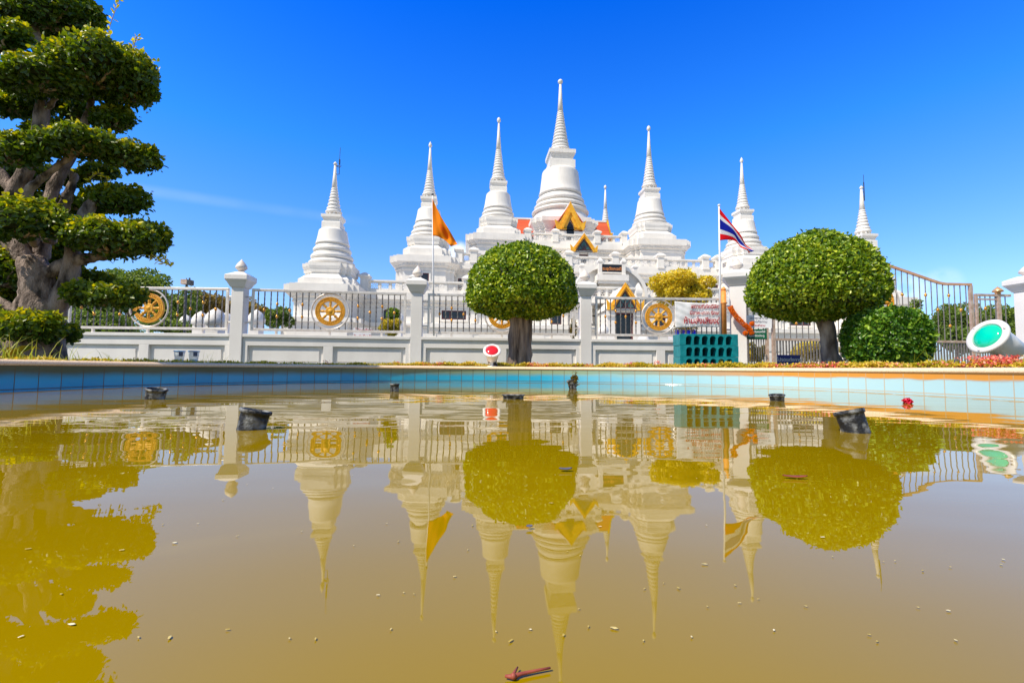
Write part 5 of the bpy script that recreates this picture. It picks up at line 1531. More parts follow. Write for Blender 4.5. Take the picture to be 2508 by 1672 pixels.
def build_floating():
    # countless pale flakes
    n = 170
    pts = []
    while len(pts) < n:
        y = 0.38 * (5.2 / 0.38) ** (rng.random() ** 1.5)
        x = rng.uniform(-1.15, 1.15) * y
        if (x / 3.9) ** 2 + ((y - PC[1]) / (3.9 if y > PC[1] else 4.8)) ** 2 < 1: pts.append((x, y, 0.0012))
    P = np.array(pts)
    sc = 0.45 + 0.35 * rng.random(n) + 1.0 * (rng.random(n) ** 6)
    m = MB()
    tones = []
    for (x, y, z), s in zip(pts, sc):
        L, W = 0.0026 * s, 0.0011 * s * random.uniform(0.7, 1.4)
        a = random.uniform(0, pi); k = 7
        m.add([(x + L * cos(a) * cos(2 * pi * i / k) - W * sin(a) * sin(2 * pi * i / k), y + L * sin(a) * cos(2 * pi * i / k) + W * cos(a) * sin(2 * pi * i / k), z + 0.0003 * (i % 2)) for i in range(k)], [tuple(range(k))])
        tones += [random.random() ** 2.2] * k
    o = m.build('floating_flakes', M['floating'], None, fixn=False)
    a = o.data.attributes.new('tone', 'FLOAT', 'POINT'); a.data.foreach_set('value', np.array(tones, np.float32))
    tag(o, 'pale flakes and specks floating on the murky water', 'debris', None, 'stuff')
    def petal(name, px, py, L, W, mat, lab, cat, rot=0.0, cup=0.25):
        c = on_water(px, py)
        m = MB(); m.smooth = True
        nu, nv = 8, 5
        vs = []
        for i in range(nu + 1):
            u = i / nu * 2 - 1
            w = W * sqrt(max(1 - u * u, 0.0)) + 0.0004
            for j in range(nv):
                v = j / (nv - 1) * 2 - 1
                vs.append((u * L, v * w, 0.002 + cup * (L * 0.25 * u * u + W * v * v * 0.6)))
        fs = [(i * nv + j, (i + 1) * nv + j, (i + 1) * nv + j + 1, i * nv + j + 1) for i in range(nu) for j in range(nv - 1)]
        m.add(vs, fs)
        o = m.build(name, mat, None, fixn=False)
        md = o.modifiers.new('thickness', 'SOLIDIFY'); md.thickness = 0.0012; md.offset = 1
        o.location = (c.x, c.y, 0.001); o.rotation_euler = (0, 0, rot)
        tag(o, lab, cat)
    c = on_water(2085, 926)
    d = unit(rng.normal(0, 1, (150, 3)) + np.array([0, 0, 0.5]))
    tag(leaf_object('floating_flower', d * np.array([0.018, 0.018, 0.014]) + np.array(c) + np.array([0, 0, 0.014]), d, 0.017, 0.014, M['petal_crimson'], None, c, 0.5, 0, None, 0.3), 'crimson flower head floating beside the sunlit tile wall', 'flower')
    petal('floating_leaf', 1299, 1082, 0.014, 0.006, M['ink_grey'], 'dark curled leaf floating in the smaller tree reflection', 'leaf', 0.1, 0.7)
    petal('floating_leaf', 1826, 1099, 0.024, 0.006, M['twig_red'], 'pinkish leaf floating in the larger tree reflection', 'leaf', -0.1, 0.4)
    petal('floating_leaf', 1216, 1215, 0.0045, 0.003, M['ink_grey'], 'tiny dark leaf floating below the smaller tree reflection', 'leaf', 0.3, 0.8)
    # reddish flower stalk at the near edge
    pts = [on_water(px, py) + Vector((0, 0, 0.0025)) for px, py in ((1264, 1541), (1228, 1548), (1196, 1555), (1176, 1562), (1160, 1560))]
    o0 = pts[0].copy()
    m = MB(); m.smooth = True
    m.tube([p - o0 for p in pts], [0.0008, 0.0010, 0.0012, 0.0018, 0.0009], 8)
    b = [on_water(px, py) + Vector((0, 0, 0.003)) - o0 for px, py in ((1178, 1562), (1182, 1552), (1189, 1541))]
    m.tube(b, [0.0014, 0.0011, 0.0006], 6)
    m.sphere(on_water(1179, 1562) + Vector((0, 0, 0.003)) - o0, 0.0022, 10, 6)
    o = m.build('flower_stalk', M['twig_red'], None); o.location = o0
    tag(o, 'reddish flower stalk floating at the near bottom edge', 'stalk')
build_floating()

# ------------------------------------------------------------------ trees and plants
def bent(a, b, sag, n=6, wob=0.0, seed=0):
    a, b, s = Vector(a), Vector(b), Vector(sag)
    r = random.Random(seed)
    return [a.lerp(b, t) + s * (4 * t * (1 - t)) + Vector((r.uniform(-wob, wob), r.uniform(-wob, wob), r.uniform(-wob, wob) * 0.5)) * (1 if 0 < t < 1 else 0) for t in [k / n for k in range(n + 1)]]
def limb_mesh(m, pts, r0, r1, n=12, knobs=0.12, seed=0):
    """tapered limb with a lumpy skin"""
    r = random.Random(seed)
    N = len(pts)
    m.smooth = True
    m.tube(pts, [r0 + (r1 - r0) * (k / (N - 1)) * 1.0 * (1 + r.uniform(-knobs, knobs)) + 0.0 for k in range(N)], n)
def roughen(o, amp, scale):
    md = o.modifiers.new('sub', 'SUBSURF'); md.levels = 1; md.render_levels = 1
    tx = bpy.data.textures.new('bark_relief', 'CLOUDS'); tx.noise_scale = scale; tx.noise_depth = 3
    md = o.modifiers.new('relief', 'DISPLACE'); md.texture = tx; md.strength = amp; md.texture_coords = 'LOCAL'; md.mid_level = 0.5
    return o
def blob(m, c, r, n=28, k=14, zflat=None, amp=0.0, seed=0):
    P, F = [], []
    for i in range(k + 1):
        ph = pi * i / k
        for j in range(n):
            a = 2 * pi * j / n
            d = np.array([sin(ph) * cos(a), sin(ph) * sin(a), -cos(ph)])
            P.append(np.array(c) + d * np.array(r))
    P = np.array(P)
    if amp: P = lumps(P, c, amp, 2.2, seed)
    if zflat is not None: P[:, 2] = np.maximum(P[:, 2], zflat)
    for i in range(k):
        for j in range(n): F.append((i * n + j, i * n + (j + 1) % n, (i + 1) * n + (j + 1) % n, (i + 1) * n + j))
    m.smooth = True
    m.add([tuple(p) for p in P], F)

def topiary(name, base, crown_c, rx, up, down, label, n, leaf, wid, trunk, mat='leaf_topiary', cat='tree', power=2.15, belly=0.45):
    """ball-clipped tree: crown a dome with a rounded skirt; trunk(m) draws the stem in local coordinates"""
    root = thing(name, base, label, cat, None)
    b = Vector(base)
    c = Vector(crown_c) - b
    d = unit(rng.normal(0, 1, (n, 3)))
    k = (np.abs(d) ** power).sum(1) ** (-1.0 / power)
    s = k * (1 - np.abs(rng.normal(0, 0.05, n)))
    R = np.where(d[:, 2:3] > 0, np.array([[rx, rx, up]]), np.array([[rx, rx, down]]))
    # fewer leaves underneath, where the clippers do not reach
    P = d * s[:, None] * R
    P = lumps(P, (0, 0, 0), 0.026, 3.4, 1.7)
    N = unit(d / R)
    keep = (d[:, 2] > -0.6) | (rng.random(n) < 0.75)
    P, N = P[keep] + np.array(c), N[keep]
    # clusters of paler new growth, some stray shoots
    q = (P - np.array(c)) * 5.0
    cl = np.sin(q[:, 0] * 1.3 + 2) * np.sin(q[:, 1] * 1.7 + 1) * np.sin(q[:, 2] * 1.5)
    tone = 0.50 + 0.16 * cl + rng.normal(0, 0.26, len(P))
    stray = rng.random(len(P)) < 0.02
    hang = (N[:, 2] < 0.1) & (N[:, 2] > -0.75) & (rng.random(len(P)) < 0.10)
    P[hang, 2] -= rng.uniform(0.01, 0.10, hang.sum())
    P[stray] += N[stray] * rng.uniform(0.02, 0.075, (stray.sum(), 1))
    cr = leaf_object('crown', P, N, leaf, wid, M[mat], root, None, 0.62, 0.05, tone, 0.55)
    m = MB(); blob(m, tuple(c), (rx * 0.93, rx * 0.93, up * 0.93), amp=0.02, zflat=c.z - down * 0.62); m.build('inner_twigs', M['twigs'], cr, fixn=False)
    trunk(root, c)
    return root

def build_topiaries():
    # smaller round tree with a bundled, fluted trunk
    y = 9.55
    base = at(1192, 838, y); base.z = G
    c = at(1198, 684, y)
    k = y * 1.06633 / FPX
    def trunk(root, c):
        m = MB()
        spec = [(-0.165, -0.05, 0.085, -0.12), (-0.07, -0.10, 0.10, -0.07), (0.045, -0.10, 0.085, 0.0), (0.15, -0.06, 0.105, 0.10), (0.20, 0.02, 0.06, 0.16), (0.02, 0.06, 0.14, 0.0), (-0.12, 0.06, 0.09, -0.1)]
        for i, (x, yy, r, tx) in enumerate(spec):
            pts = bent((x, yy, -0.03), (tx * 1.1, yy * 0.8, c.z - 0.1), (0.02 * (-1) ** i, -0.01, 0), 9, 0.018, i)
            m.smooth = True
            m.tube(pts, [r * (1.15 if q == 0 else 1.0) * (1 + 0.10 * sin(q * 1.9 + i)) for q in range(len(pts))], 12)
        roughen(m.build('trunk', M['bark_fig'], root), 0.05, 0.09)
    topiary('topiary_tree', base, c, 123 * k, 123 * k, 46 * k, 'smaller round topped clipped tree with fluted trunk beside the red lamp', 27000, 0.070, 0.050, trunk)
    # larger round tree on a leaning stem
    y = 7.75
    base = at(1906, 836, y); base.z = G
    c = at(1868, 672, y)
    k = y * 1.06633 / FPX
    def trunk2(root, c):
        m = MB()
        t = (at(1890, 725, y) - base)
        pts = bent((0.02, 0, -0.03), (t.x - 0.02, 0, c.z - 0.15), (0.03, 0, 0), 8, 0.012, 5)
        m.smooth = True
        m.tube(pts, [0.185, 0.15, 0.128, 0.122, 0.125, 0.13, 0.125, 0.11, 0.09], 14)
        m.tube(bent((0.20, -0.05, -0.03), (0.06, -0.03, 0.33), (0.01, 0, 0), 4, 0.005, 2), [0.07, 0.06, 0.055, 0.05, 0.03], 10)
        m.tube(bent((-0.10, -0.10, -0.03), (-0.02, -0.06, 0.30), (0, 0, 0), 4, 0.005, 3), [0.07, 0.06, 0.055, 0.045, 0.03], 10)
        roughen(m.build('trunk', M['bark_pale'], root), 0.04, 0.12)
    topiary('topiary_tree', base, c, 138 * k, 136 * k, 62 * k, 'larger round topped clipped tree with a smooth leaning trunk by the gates', 34000, 0.066, 0.043, trunk2, power=2.0)
    # clipped bush beside it
    y = 7.05
    c = at(2034, 774, y); base = Vector((c.x, c.y, G)); k = y * 1.06633 / FPX
    def none(root, c):
        m = MB()
        for i in range(4): m.smooth = True; m.tube(bent((0.1 * cos(i * 1.6), 0.1 * sin(i * 1.6), -0.02), (0.25 * cos(i * 1.6), 0.25 * sin(i * 1.6), 0.35), (0, 0, 0), 3), [0.035, 0.03, 0.02, 0.01], 8)
        m.build('stem', M['bark'], root)['kind'] = 'stuff'
    topiary('clipped_bush', base, c, 72 * k, 62 * k, 66 * k, 'dense dark clipped bush in the shade of the larger round topped tree', 15000, 0.064, 0.042, none, 'leaf_hedge', 'bush', power=3.0)

def build_cloud_tree():
    y = 5.35
    k = y * 1.06633 / FPX
    base = at(70, 835, y); base.z = G
    root = thing('cloud_pruned_tree', base, 'big old cloud pruned tree with grey limbs and flat leafy pads at the pool edge', 'tree')
    def W(px, py, dy=0.0): return at(px, py, y + dy) - base
    # trunk and limbs
    m = MB()
    def limb(pts, r0, r1, n=12, seed=0):
        P = [W(*p) for p in pts]
        q = [lerp_path(P, t / 14) for t in range(15)]
        rr = random.Random(seed); m.smooth = True
        m.tube(q, [(r0 + (r1 - r0) * t / 14) * (1 + rr.uniform(-0.10, 0.10)) for t in range(15)], n)
    limb([(85, 850), (90, 770), (95, 700), (85, 640), (70, 590)], 0.232, 0.132, 16, 1)
    limb([(40, 850), (45, 780), (65, 700), (80, 640)], 0.172, 0.099, 14, 2)
    limb([(125, 845), (118, 780), (125, 720), (160, 640), (170, 560), (195, 500), (215, 455)], 0.138, 0.056, 12, 3)
    limb([(70, 650), (105, 630), (170, 600), (235, 588), (265, 583)], 0.099, 0.040, 12, 4)         # long level limb
    limb([(70, 620, 0.1), (30, 540, 0.1), (25, 470, 0.1), (45, 420, 0.1), (80, 350, 0.1), (100, 250, 0.1), (92, 140, 0.1), (78, 60, 0.1), (70, -40, 0.1)], 0.112, 0.040, 12, 5)
    limb([(90, 600, 0.2), (105, 520, 0.2), (115, 450, 0.2), (150, 380, 0.2), (190, 300, 0.2), (215, 220, 0.2)], 0.092, 0.033, 12, 6)
    limb([(80, 570, -0.1), (60, 450, -0.15), (110, 400, -0.2), (175, 350, -0.2), (230, 335, -0.2)], 0.059, 0.023, 10, 7)
    limb([(110, 560, 0.1), (135, 500, 0.1), (160, 440, 0.1), (172, 395, 0.1)], 0.073, 0.040, 12, 8)
    limb([(110, 250, 0.1), (170, 170, 0), (230, 170, 0)], 0.033, 0.013, 8, 9)
    limb([(60, 600, 0.1), (0, 540, 0.1), (-70, 470, 0.1), (-110, 430, 0.1)], 0.079, 0.033, 10, 10)
    limb([(30, 450, 0.1), (-20, 350, 0.1), (-80, 260, 0.1)], 0.059, 0.026, 10, 11)
    limb([(135, 690, 0), (170, 672, -0.1), (220, 680, -0.1)], 0.040, 0.013, 8, 12)
    limb([(45, 720, 0), (0, 690, 0), (-60, 650, 0)], 0.066, 0.026, 8, 13)
    roughen(m.build('trunk', M['bark_cloud'], root), 0.06, 0.06)
    # leafy pads: (cx, cy, half width, half height, depth offset)
    pads = [(118, 34, 118, 50, 0.1), (222, 158, 130, 66, -0.1), (92, 182, 110, 36, -0.2), (262, 276, 46, 32, 0.25), (178, 332, 88, 30, -0.25), (300, 358, 60, 34, -0.05),
            (38, 350, 66, 40, -0.35), (262, 462, 82, 38, 0.2), (55, 508, 92, 50, -0.4), (256, 552, 96, 40, -0.25), (320, 548, 68, 46, 0.05), (200, 640, 60, 20, 0.3), (248, 680, 84, 28, -0.15), (52, 750, 84, 36, -0.35),
            (10, 620, 70, 62, 0.1), (0, 90, 66, 42, -0.2), (-110, 180, 90, 55, 0), (-120, 400, 100, 55, 0), (-130, 600, 90, 60, 0), (-70, 730, 80, 50, -0.1), (-40, 0, 90, 60, 0.2), (100, -75, 110, 50, 0), (40, 250, 46, 22, 0.5), (-10, 560, 60, 34, 0.3), (150, 408, 44, 20, 0.45), (20, 440, 50, 24, 0.5), (150, 226, 40, 26, 0.5), (300, 205, 60, 42, 0.1), (170, 470, 36, 20, 0.5), (40, 640, 60, 40, 0.55), (140, 600, 50, 30, 0.6), (70, 90, 46, 24, 0.5), (30, 800, 70, 30, 0.5), (60, 630, 105, 58, 0.55), (15, 710, 80, 44, 0.6), (118, 555, 74, 38, 0.6), (85, 478, 92, 40, 0.65), (60, 405, 84, 40, 0.65), (118, 305, 72, 36, 0.65), (70, 235, 80, 36, 0.6), (190, 262, 50, 26, 0.55), (225, 395, 46, 16, 0.5), (140, 765, 26, 24, 0.1)]
    for i, (px, py, hw, hh, dy) in enumerate(pads):
        c = np.array(W(px, py, dy)); rx, rz = hw * k, hh * k
        ry = max(rx * 0.66, 0.2)
        rr = np.random.default_rng(500 + i)
        # each pad is a handful of overlapping tufts, unequal in size and height
        tufts = [(np.zeros(3), 0.70)]
        nt_ = 5 if hw > 75 else 4
        for q in range(nt_):
            an = 2 * pi * (q + rr.uniform(-0.25, 0.25)) / nt_
            f = rr.uniform(0.42, 0.62)
            tufts.append((np.array([cos(an) * rx * f, sin(an) * ry * f, rr.uniform(-0.30, 0.22) * rz]), rr.uniform(0.36, 0.54)))
        for sx in (-1, 1): tufts.append((np.array([sx * rx * 0.70, 0, rr.uniform(-0.35, 0.1) * rz]), 0.34))
        Ps, Ns, Ts = [], [], []
        for off, sc in tufts:
            A = (rx * sc) * (ry * sc) * 3.4 + 2.2 * (rz * max(sc, 0.5)) * rx * sc
            n = int(min(4600, 3500 * A + 140))
            d = unit(rr.normal(0, 1, (n, 3)))
            s_ = 1 - np.abs(rr.normal(0, 0.19, n)) + 0.10 * (rr.random(n) < 0.10)
            up = d[:, 2:3] > 0
            rad = np.concatenate([np.full((n, 1), rx * sc), np.full((n, 1), ry * sc), np.where(up, rz * 1.0, rz * 0.72) * (0.6 + 0.6 * sc)], 1)
            P = d * s_[:, None] * rad
            keep = (d[:, 2] > -0.45) | (rr.random(n) < 0.35)
            P, d = P[keep], d[keep]
            P = lumps(P, (0, 0, 0), 0.12, 6.0, 0.7 * i + 3 * sc) + off
            Ps.append(P); Ns.append(unit(d + np.array([0, 0, 0.45]))); Ts.append(0.36 + 0.36 * d[:, 2] + rr.normal(0, 0.16, len(P)))  # upward leaves toned lighter: sunlit tops painted into the leaf colour
        P, N, tone = np.concatenate(Ps) + c, np.concatenate(Ns), np.concatenate(Ts)
        # drooping and upright stray shoots
        fr = rr.random(len(P)) < 0.12
        P[fr] += np.stack([rr.normal(0, 0.025, fr.sum()), rr.normal(0, 0.02, fr.sum()), rr.normal(-0.02, 0.035, fr.sum())], 1)
        pad = leaf_object('foliage_pad', P, N, 0.058, 0.040, M['leaf_cloud'], root, None, 0.8, 0.1, tone, 0.5)
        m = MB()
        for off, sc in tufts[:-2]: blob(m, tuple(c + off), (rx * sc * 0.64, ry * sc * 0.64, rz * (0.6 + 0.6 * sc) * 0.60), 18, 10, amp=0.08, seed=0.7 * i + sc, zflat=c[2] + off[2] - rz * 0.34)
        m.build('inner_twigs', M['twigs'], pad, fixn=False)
        # fine branches that carry the pad, seen from below
        m = MB(); m.smooth = True
        for q in range(7):
            an = 2 * pi * q / 7 + 0.3; e = c + np.array([cos(an) * rx * 0.72, sin(an) * ry * 0.72, -rz * 0.10 + 0.02 * (q % 3)])
            st = c + np.array([0.04 * cos(an), 0.04 * sin(an), -rz * 0.62])
            m.tube(bent(tuple(st), tuple(e), (0, 0, -rz * 0.12), 5, 0.02, q + i), [0.022, 0.019, 0.016, 0.012, 0.008, 0.005], 6)
        m.build('branch', M['bark'], pad)
    # long fresh shoots against the sky
    for pts in ([(246, 88), (252, 62), (262, 32), (272, 4), (276, -10)], [(303, 130), (306, 112), (311, 95), (315, 84)], [(205, 415), (218, 402), (232, 400), (246, 412)], [(372, 590), (385, 600), (392, 612)], [(345, 585), (362, 598), (378, 605)]):
        P, N = [], []
        m = MB(); m.smooth = True
        Q = [W(*p, -0.05) for p in pts]
        q = [lerp_path(Q, t / 10) for t in range(11)]
        m.tube(q, 0.004, 5)
        sh = m.build('shoot', M['bark'], root)
        for t in range(1, 11):
            for sgn in (-1, 1): P.append(q[t] + Vector((sgn * 0.004, 0, 0))); N.append(Vector((sgn * 0.9, -0.5, 0.3)))
        leaf_object('leaves', np.array(P), np.array(N), 0.06, 0.024, M['leaf_cloud'], sh, None, 0.5, 0, np.full(len(P), 0.95), 1.2)['kind'] = 'stuff'

def bg_tree(name, px, py, y, hw, hh, label, mat, n, leaf=0.12, trunk=True, cat='tree', group='trees and bushes behind the fence', ratio=0.9, lump=0.22, seed=0):
    c = at(px, py, y); k = y * 1.06633 / FPX
    base = Vector((c.x, c.y, G))
    root = thing(name, base, label, cat, group)
    rx, rz = hw * k, hh * k
    cc = c - base
    r = np.random.default_rng(seed + 100)
    # several overlapping clumps of different size make the crown
    clumps = [(np.zeros(3), 0.58)]
    for q in range(13):
        d = unit(r.normal(0, 1, (1, 3)))[0]; clumps.append((d * np.array([rx, rx * ratio, rz]) * r.uniform(0.5, 0.78), r.uniform(0.2, 0.42)))
    P, N = [], []
    for off, s in clumps:
        m_ = int(n * s ** 2 / sum(q[1] ** 2 for q in clumps))
        d = unit(r.normal(0, 1, (m_, 3)))
        ss = 1 - np.abs(r.normal(0, 0.16, m_))
        p = d * ss[:, None] * np.array([rx, rx * ratio, rz]) * s + off
        P.append(lumps(p, off, lump * 0.5, 2.0 / max(rx, 0.3), seed)); N.append(d)
    P = np.concatenate(P) + np.array(cc); N = np.concatenate(N)
    up = P[:, 2] > 0.02
    P, N = P[up], N[up]
    tone = 0.42 + 0.15 * N[:, 2] + rng.normal(0, 0.2, len(P))
    cr = leaf_object('crown', P, N, leaf, leaf * 0.6, M[mat], root, None, 0.9, 0.1, tone, 0.5)
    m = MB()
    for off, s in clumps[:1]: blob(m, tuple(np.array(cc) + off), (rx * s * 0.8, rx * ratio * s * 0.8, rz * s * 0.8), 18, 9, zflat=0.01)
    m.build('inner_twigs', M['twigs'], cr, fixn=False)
    if trunk:
        m = MB(); m.smooth = True
        m.tube(bent((0, 0, -0.02), (cc.x, cc.y, cc.z), (rx * 0.05, 0, 0), 6, rx * 0.02, seed), [max(rx * 0.09, 0.04) * (1 - 0.09 * q) for q in range(7)], 8)
        m.tube(bent((0, 0, cc.z * 0.55), (rx * 0.4, 0, cc.z + rz * 0.2), (0, 0, 0), 3), [rx * 0.05, rx * 0.04, rx * 0.03, rx * 0.015], 6)
        m.tube(bent((0, 0, cc.z * 0.6), (-rx * 0.4, 0, cc.z + rz * 0.15), (0, 0, 0), 3), [rx * 0.05, rx * 0.04, rx * 0.03, rx * 0.015], 6)
        m.build('trunk', M['bark'], root)
    return root

def build_background():
    T = [  # name, px, py, y, hw, hh, label, mat, n, leaf
        ('leafy_tree', 300, 660, 21, 92, 62, 'airy tree rising behind the railing at the cloud pruned tree, with lacy outline', 'leaf_far', 7000, 0.15),
        ('leafy_tree', 215, 700, 19, 95, 52, 'dark leafy tree behind the bars nearest the cloud pruned trunk', 'leaf_far', 6500, 0.14),
        ('leafy_tree', 405, 705, 24, 70, 50, 'green tree behind the bars right of the first gilded wheel', 'leaf_far', 5000, 0.16),
        ('brownish_tree', 480, 705, 27, 66, 38, 'brownish tree behind the bars with white domed posts before it', 'leaf_autumn', 5200, 0.16),
        ('leafy_tree', 560, 712, 33, 50, 30, 'brownish green far tree behind the fence pillar nearest the cups', 'leaf_autumn', 3000, 0.2),
        ('leafy_bush', 640, 728, 30, 34, 32, 'green bush behind the bars just left of the fully seen gilded wheel', 'leaf_far', 3000, 0.16),
        ('leafy_bush', 605, 722, 34, 18, 20, 'small far bush behind the bars beside the domed post', 'leaf_far', 1200, 0.18),
        ('leafy_tree', 60, 720, 20, 90, 70, 'dark tree mass behind the cloud pruned trunk', 'leaf_far', 5000, 0.16),
        ('leafy_bush', 235, 752, 17, 130, 44, 'dense low shrubbery behind the bars from the cloud pruned trunk to the first wheel', 'leaf_far', 6500, 0.10),
        ('leafy_bush', 395, 748, 20, 60, 34, 'low dark shrubbery behind the bars right of the first wheel', 'leaf_far', 3500, 0.12),
        ('leafy_tree', 2192, 752, 24, 62, 60, 'rounded green tree behind the wide gate beside its end post', 'leaf_far', 6500, 0.14),
        ('leafy_bush', 2205, 775, 18, 44, 32, 'layered green bush low behind the wide gate', 'leaf_far', 4000, 0.11),
        ('leafy_tree', 2275, 740, 26, 52, 46, 'dark green tree behind the short gate by the green lamp', 'leaf_far', 4500, 0.16),
        ('leafy_bush', 2320, 790, 20, 40, 60, 'green bush low behind the short gate beside the end pillar', 'leaf_far', 3000, 0.12),
        ('leafy_bush', 2105, 700, 26, 14, 20, 'wispy dark branch tips behind the wide gate above the bush', 'leaf_far', 260, 0.13),
        ('flowering_bush', 1870, 805, 12.9, 60, 26, 'variegated leafy bush low behind the gate bars', 'leaf_gold', 3500, 0.06),
        ('flowering_bush', 1738, 810, 12.8, 26, 24, 'variegated leafy bush low behind the narrow side gate', 'leaf_gold', 1800, 0.06),
        ('leafy_bush', 905, 722, 13.4, 22, 20, 'upper clipped ball of foliage behind the railing beside the window', 'leaf_topiary', 3000, 0.05),
        ('leafy_bush', 902, 752, 13.0, 30, 22, 'yellow green clipped ball of foliage low behind the railing', 'leaf_bed', 3600, 0.05),
        ('leafy_bush', 1316, 752, 13.2, 12, 26, 'thin bush stems behind the railing beside the fluted trunk', 'leaf_autumn', 500, 0.06),
    ]
    for i, (nm, px, py, y, hw, hh, lab, mat, n, lf) in enumerate(T):
        bg_tree(nm, px, py, y, hw, hh, lab, mat, n, lf, trunk='bush' not in nm, cat='bush' if 'bush' in nm else 'tree', seed=i)
    bg_tree('golden_tree', 1572, 668, 14.4, 82, 48, 'golden yellow leaved tree behind the banner railing', 'leaf_gold', 15000, 0.085, seed=40, lump=0.3)
    # white domed posts of an inner enclosure
    for px, ytop, wpx, lab in ((428, 722, 30, 'slimmest white domed post of the group behind the partly covered wheel railing'), (462, 714, 37, 'white domed post behind the bars, between the slimmest and the widest of the group'), (497, 706, 46, 'white domed post behind the bars, widest of the group'), (521, 716, 30, 'white domed post behind the bars, touching the fence pillar nearest the cups'),
                               (590, 710, 38, 'white domed post behind the bars just right of the fence pillar nearest the cups'), (916, 716, 27, 'white domed post behind the bars beside the clipped foliage balls'), (1478, 766, 30, 'white domed post behind the bars before the arched gate'), (1386, 744, 24, 'white lotus topped post behind the bars at the left of the gate porch')):
        y = 0.56 * FPX / (wpx * 1.06633)
        c = at(px, ytop, y)
        root = thing('domed_post', (c.x, c.y, G), lab, 'post', 'white domed posts behind the fence')
        H = c.z - G
        m = MB(); m.box(-0.17, 0.17, -0.17, 0.17, 0, H - 0.52); m.build('shaft', M['white'], root)
        m = MB(); m.smooth = True
        m.lathe([(H - 0.519, 0.20), (H - 0.46, 0.27), (H - 0.34, 0.28), (H - 0.30, 0.26), (H - 0.24, 0.25), (H - 0.12, 0.17), (H - 0.04, 0.06), (H, 0.004)], 20); m.build('cap', M['white'], root)
    # low inner wall that the posts belong to
    m = MB(); m.box(-0.1, 9.0, -0.12, 0.12, 0, 0.85); m.box(-0.15, 9.05, -0.17, 0.17, 0.851, 0.95)
    o = m.build('inner_wall', M['white'], None); c = at(588, 800, 16.4); o.location = (c.x, 16.9, G); tag(o, 'low white wall seen through the railing below the temple plinth', 'wall')
    # camera mast
    c = at(429, 650, 17.5)
    root = thing('camera_mast', (c.x, c.y, G), 'grey surveillance box on a dark mast above the railing', 'mast')
    m = MB(); m.tube([(0, 0, 0), (0, 0, c.z - G - 0.05)], 0.04, 8); m.build('pole', M['dark_metal'], root)
    m = MB(); z = c.z - G; m.box(-0.17, 0.06, -0.1, 0.12, z - 0.05, z + 0.13); m.build('housing', M['steel_warm'], root); m = MB(); m.box(0.062, 0.19, -0.1, 0.12, z - 0.08, z + 0.11); m.box(-0.02, 0.0, -0.02, 0.0, z + 0.131, z + 0.19); m.box(0.08, 0.12, -0.02, 0.02, z + 0.111, z + 0.2); m.build('lamp_head', M['dark_metal'], root)

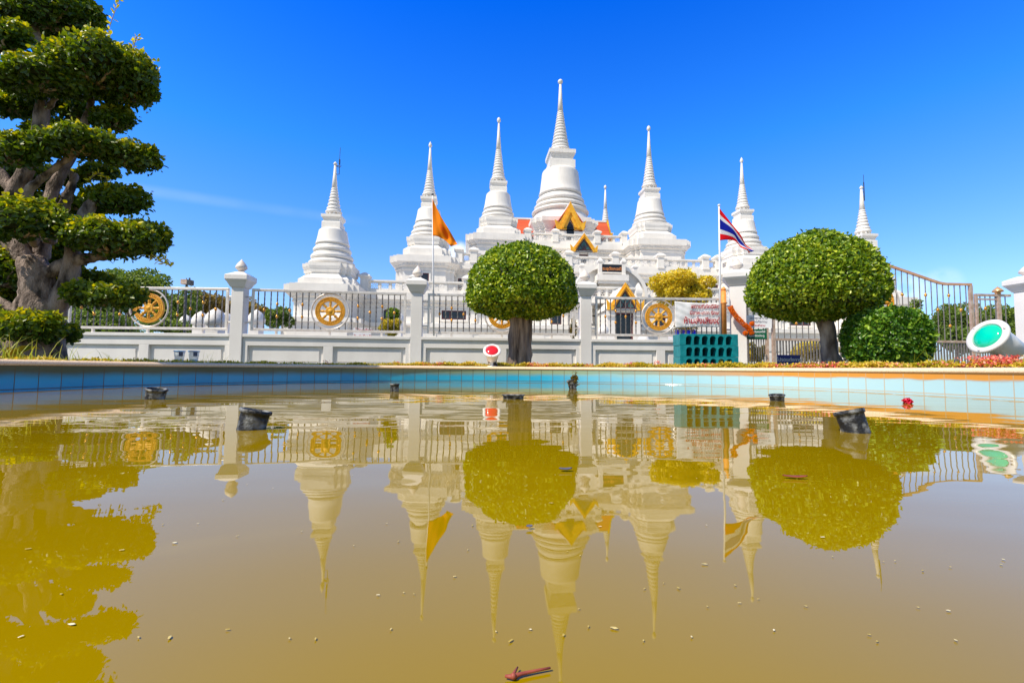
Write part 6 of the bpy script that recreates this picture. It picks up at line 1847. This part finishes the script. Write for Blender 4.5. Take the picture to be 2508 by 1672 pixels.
def rim_angle(px):
    """angle round the pool of the rim point seen at view x"""
    u = ray(px, 845).x / ray(px, 845).y
    A, B, C = u * u + 1, -2 * PC[1], PC[1] ** 2 - PR ** 2
    y = (-B + sqrt(max(B * B - 4 * A * C, 0))) / (2 * A)
    return math.degrees(atan2(y - PC[1], u * y))
def build_bed():
    # bedding plants along the outside of the coping
    P, N, tn = [], [], []
    F, FN = [], []
    n = 42000
    for i in range(n):
        a = random.uniform(radians(-8), radians(188))
        t = (a / pi)
        q = random.random()
        dens = 0.45 + 0.55 * (0.5 + 0.5 * sin(a * 31) * sin(a * 13 + 1))
        left = cos(a) < -0.45
        if left and random.random() > (0.25 if cos(a) < -0.62 else 0.55): continue
        if random.random() > dens + 0.15: continue
        off = 0.29 + abs(random.gauss(0, 0.14)) + 0.01
        h = (0.045 + 0.065 * dens) * (0.55 if left else 1.0)
        h *= 0.75 + 0.25 * sin(a * 57 + off * 9)
        p = pool_pt(a, off, G + random.random() ** 0.7 * h)
        pink = sin(a * 9.0 + 0.6) * sin(a * 4.3 + 2.2) > 0.66 or (radians(2.5) < a < radians(8) and random.random() < 0.6)
        if pink and random.random() < 0.5 and not left: F.append(p); FN.append((random.gauss(0, .5), random.gauss(-.4, .5), 0.9))
        else:
            P.append(p); N.append((random.gauss(0, .5), random.gauss(-.3, .5), 0.9)); tn.append(random.betavariate(3.0, 2.2) + 0.12 * sin(a * 23))
    tag(leaf_object('bedding_plants', np.array(P), np.array(N), 0.036, 0.022, M['leaf_bed'], None, None, 0.5, 0, np.array(tn), 0.7), 'low yellow green bedding plants along the pool coping', 'plants', None, 'stuff')
    # red and pink blooms gather in a few clumps
    for (px, wd, cnt, hh) in ((2195, 1.6, 420, 0.115), (2230, 0.8, 120, 0.09), (2000, 1.0, 60, 0.06), (1495, 0.35, 60, 0.12), (1500, 0.5, 40, 0.08), (1430, 0.6, 60, 0.08), (1440, 0.3, 40, 0.1), (1345, 0.8, 70, 0.06), (1320, 0.8, 50, 0.06), (925, 0.4, 26, 0.07), (770, 0.3, 24, 0.07), (1600, 1.0, 60, 0.07), (1750, 1.4, 90, 0.06), (1880, 1.2, 70, 0.07), (2090, 1.2, 110, 0.06)):
        a0 = rim_angle(px)
        for _ in range(cnt):
            a = radians(random.gauss(a0, wd)); F.append(pool_pt(a, 0.30 + abs(random.gauss(0, 0.08)), G + 0.02 + random.random() * hh)); FN.append((random.gauss(0, .5), random.gauss(-.4, .5), 0.9))
    tag(leaf_object('bedding_blooms', np.array(F), np.array(FN), 0.026, 0.020, M['petal_bed'], None, None, 0.5, 0, None, 0.5), 'pink and red blooms among the bedding plants', 'flowers', None, 'stuff')
    # grass blades and dry stalks
    m = MB(); tones = []
    def blade(a, off, h, lean, w=0.006):
        b = Vector(pool_pt(a, off, G - 0.005)); d = Vector((random.gauss(0, 1), random.gauss(0, 0.6), 0)).normalized()
        s = Vector((-d.y, d.x, 0)) if abs(d.x) > abs(d.y) else Vector((1, 0, 0))
        s = Vector((1, 0, 0)) if random.random() < 0.7 else s
        pts = [b + d * (lean * h * t * t) + Vector((0, 0, h * (t - 0.18 * lean * t * t))) for t in (0, 0.35, 0.7, 1.0)]
        ws = [w, w * 0.9, w * 0.6, w * 0.08]
        vs = []
        for p, ww in zip(pts, ws): vs += [p - s * ww / 2, p + s * ww / 2]
        m.add(vs, [(0, 1, 3, 2), (2, 3, 5, 4), (4, 5, 7, 6)])
        tones.extend([random.random()] * 8)
    for _ in range(900):
        a = radians(random.uniform(110, 180)); blade(a, 0.29 + abs(random.gauss(0, 0.15)), random.uniform(0.03, 0.10), random.uniform(0.1, 0.9), 0.005)
    for px, cnt, h in ((85, 26, 0.30), (130, 16, 0.26), (50, 14, 0.2), (190, 6, 0.2), (230, 6, 0.34), (300, 8, 0.2), (540, 14, 0.2), (500, 10, 0.2), (950, 14, 0.2), (1000, 16, 0.22), (1090, 10, 0.2), (1190, 12, 0.14), (1640, 8, 0.2), (2080, 14, 0.26), (2120, 10, 0.2), (2270, 14, 0.22)):
        a0 = rim_angle(px)
        for _ in range(cnt): blade(radians(random.gauss(a0, 1.3)), 0.29 + abs(random.gauss(0, 0.08)), h * random.uniform(0.4, 1.1), random.uniform(0.1, 0.8), 0.007 if a0 > 160 else 0.004)
    for _ in range(420):
        a = radians(random.uniform(20, 110)); blade(a, 0.30 + abs(random.gauss(0, 0.15)), random.uniform(0.03, 0.13), random.uniform(0.1, 0.9), 0.004)
    o = m.build('grass', M['grass'], None, fixn=False)
    at_ = o.data.attributes.new('tone', 'FLOAT', 'POINT'); at_.data.foreach_set('value', np.array(tones, np.float32))
    tag(o, 'grass blades and dry stalks behind the coping', 'grass', None, 'stuff')
    # broad yellowing leaves of a strappy plant at the far left of the coping
    c = at(4, 836, 4.55); c.z = G
    root = thing('strappy_plant', c, 'clump of broad yellowing leaves on the coping under the cloud pruned tree', 'plant')
    for q, (dx, dy, L, h) in enumerate(((0.22, -0.03, 0.24, 0.07), (0.30, 0.02, 0.3, 0.06), (0.14, -0.05, 0.2, 0.14), (0.05, 0.05, 0.25, 0.16), (-0.15, -0.02, 0.25, 0.12), (0.18, 0.06, 0.26, 0.16))):
        m = MB(); m.smooth = True
        vs = []
        d = Vector((dx, dy, 0)).normalized(); s = Vector((0, -0.8, 0.6))
        for i in range(9):
            t = i / 8; w = 0.035 * sin(pi * min(0.97, 0.12 + 0.88 * t)) + 0.002
            p = d * (L * t) + Vector((0, 0, h * sin(pi * 0.62 * t)))
            vs += [p - s * w, p + d * 0.0 - Vector((0, 0, 0.006)), p + s * w]
        m.add(vs, [(3 * i, 3 * i + 1, 3 * i + 4, 3 * i + 3) for i in range(8)] + [(3 * i + 1, 3 * i + 2, 3 * i + 5, 3 * i + 4) for i in range(8)])
        o = m.build('leaf', M['leaf_strap'], root, fixn=False)
M['leaf_strap'] = mottled('yellowing_strap_leaf', (0.10, 0.20, 0.01), (0.75, 0.42, 0.04), 7, 0.4)
build_topiaries()
build_cloud_tree()
build_background()
build_bed()
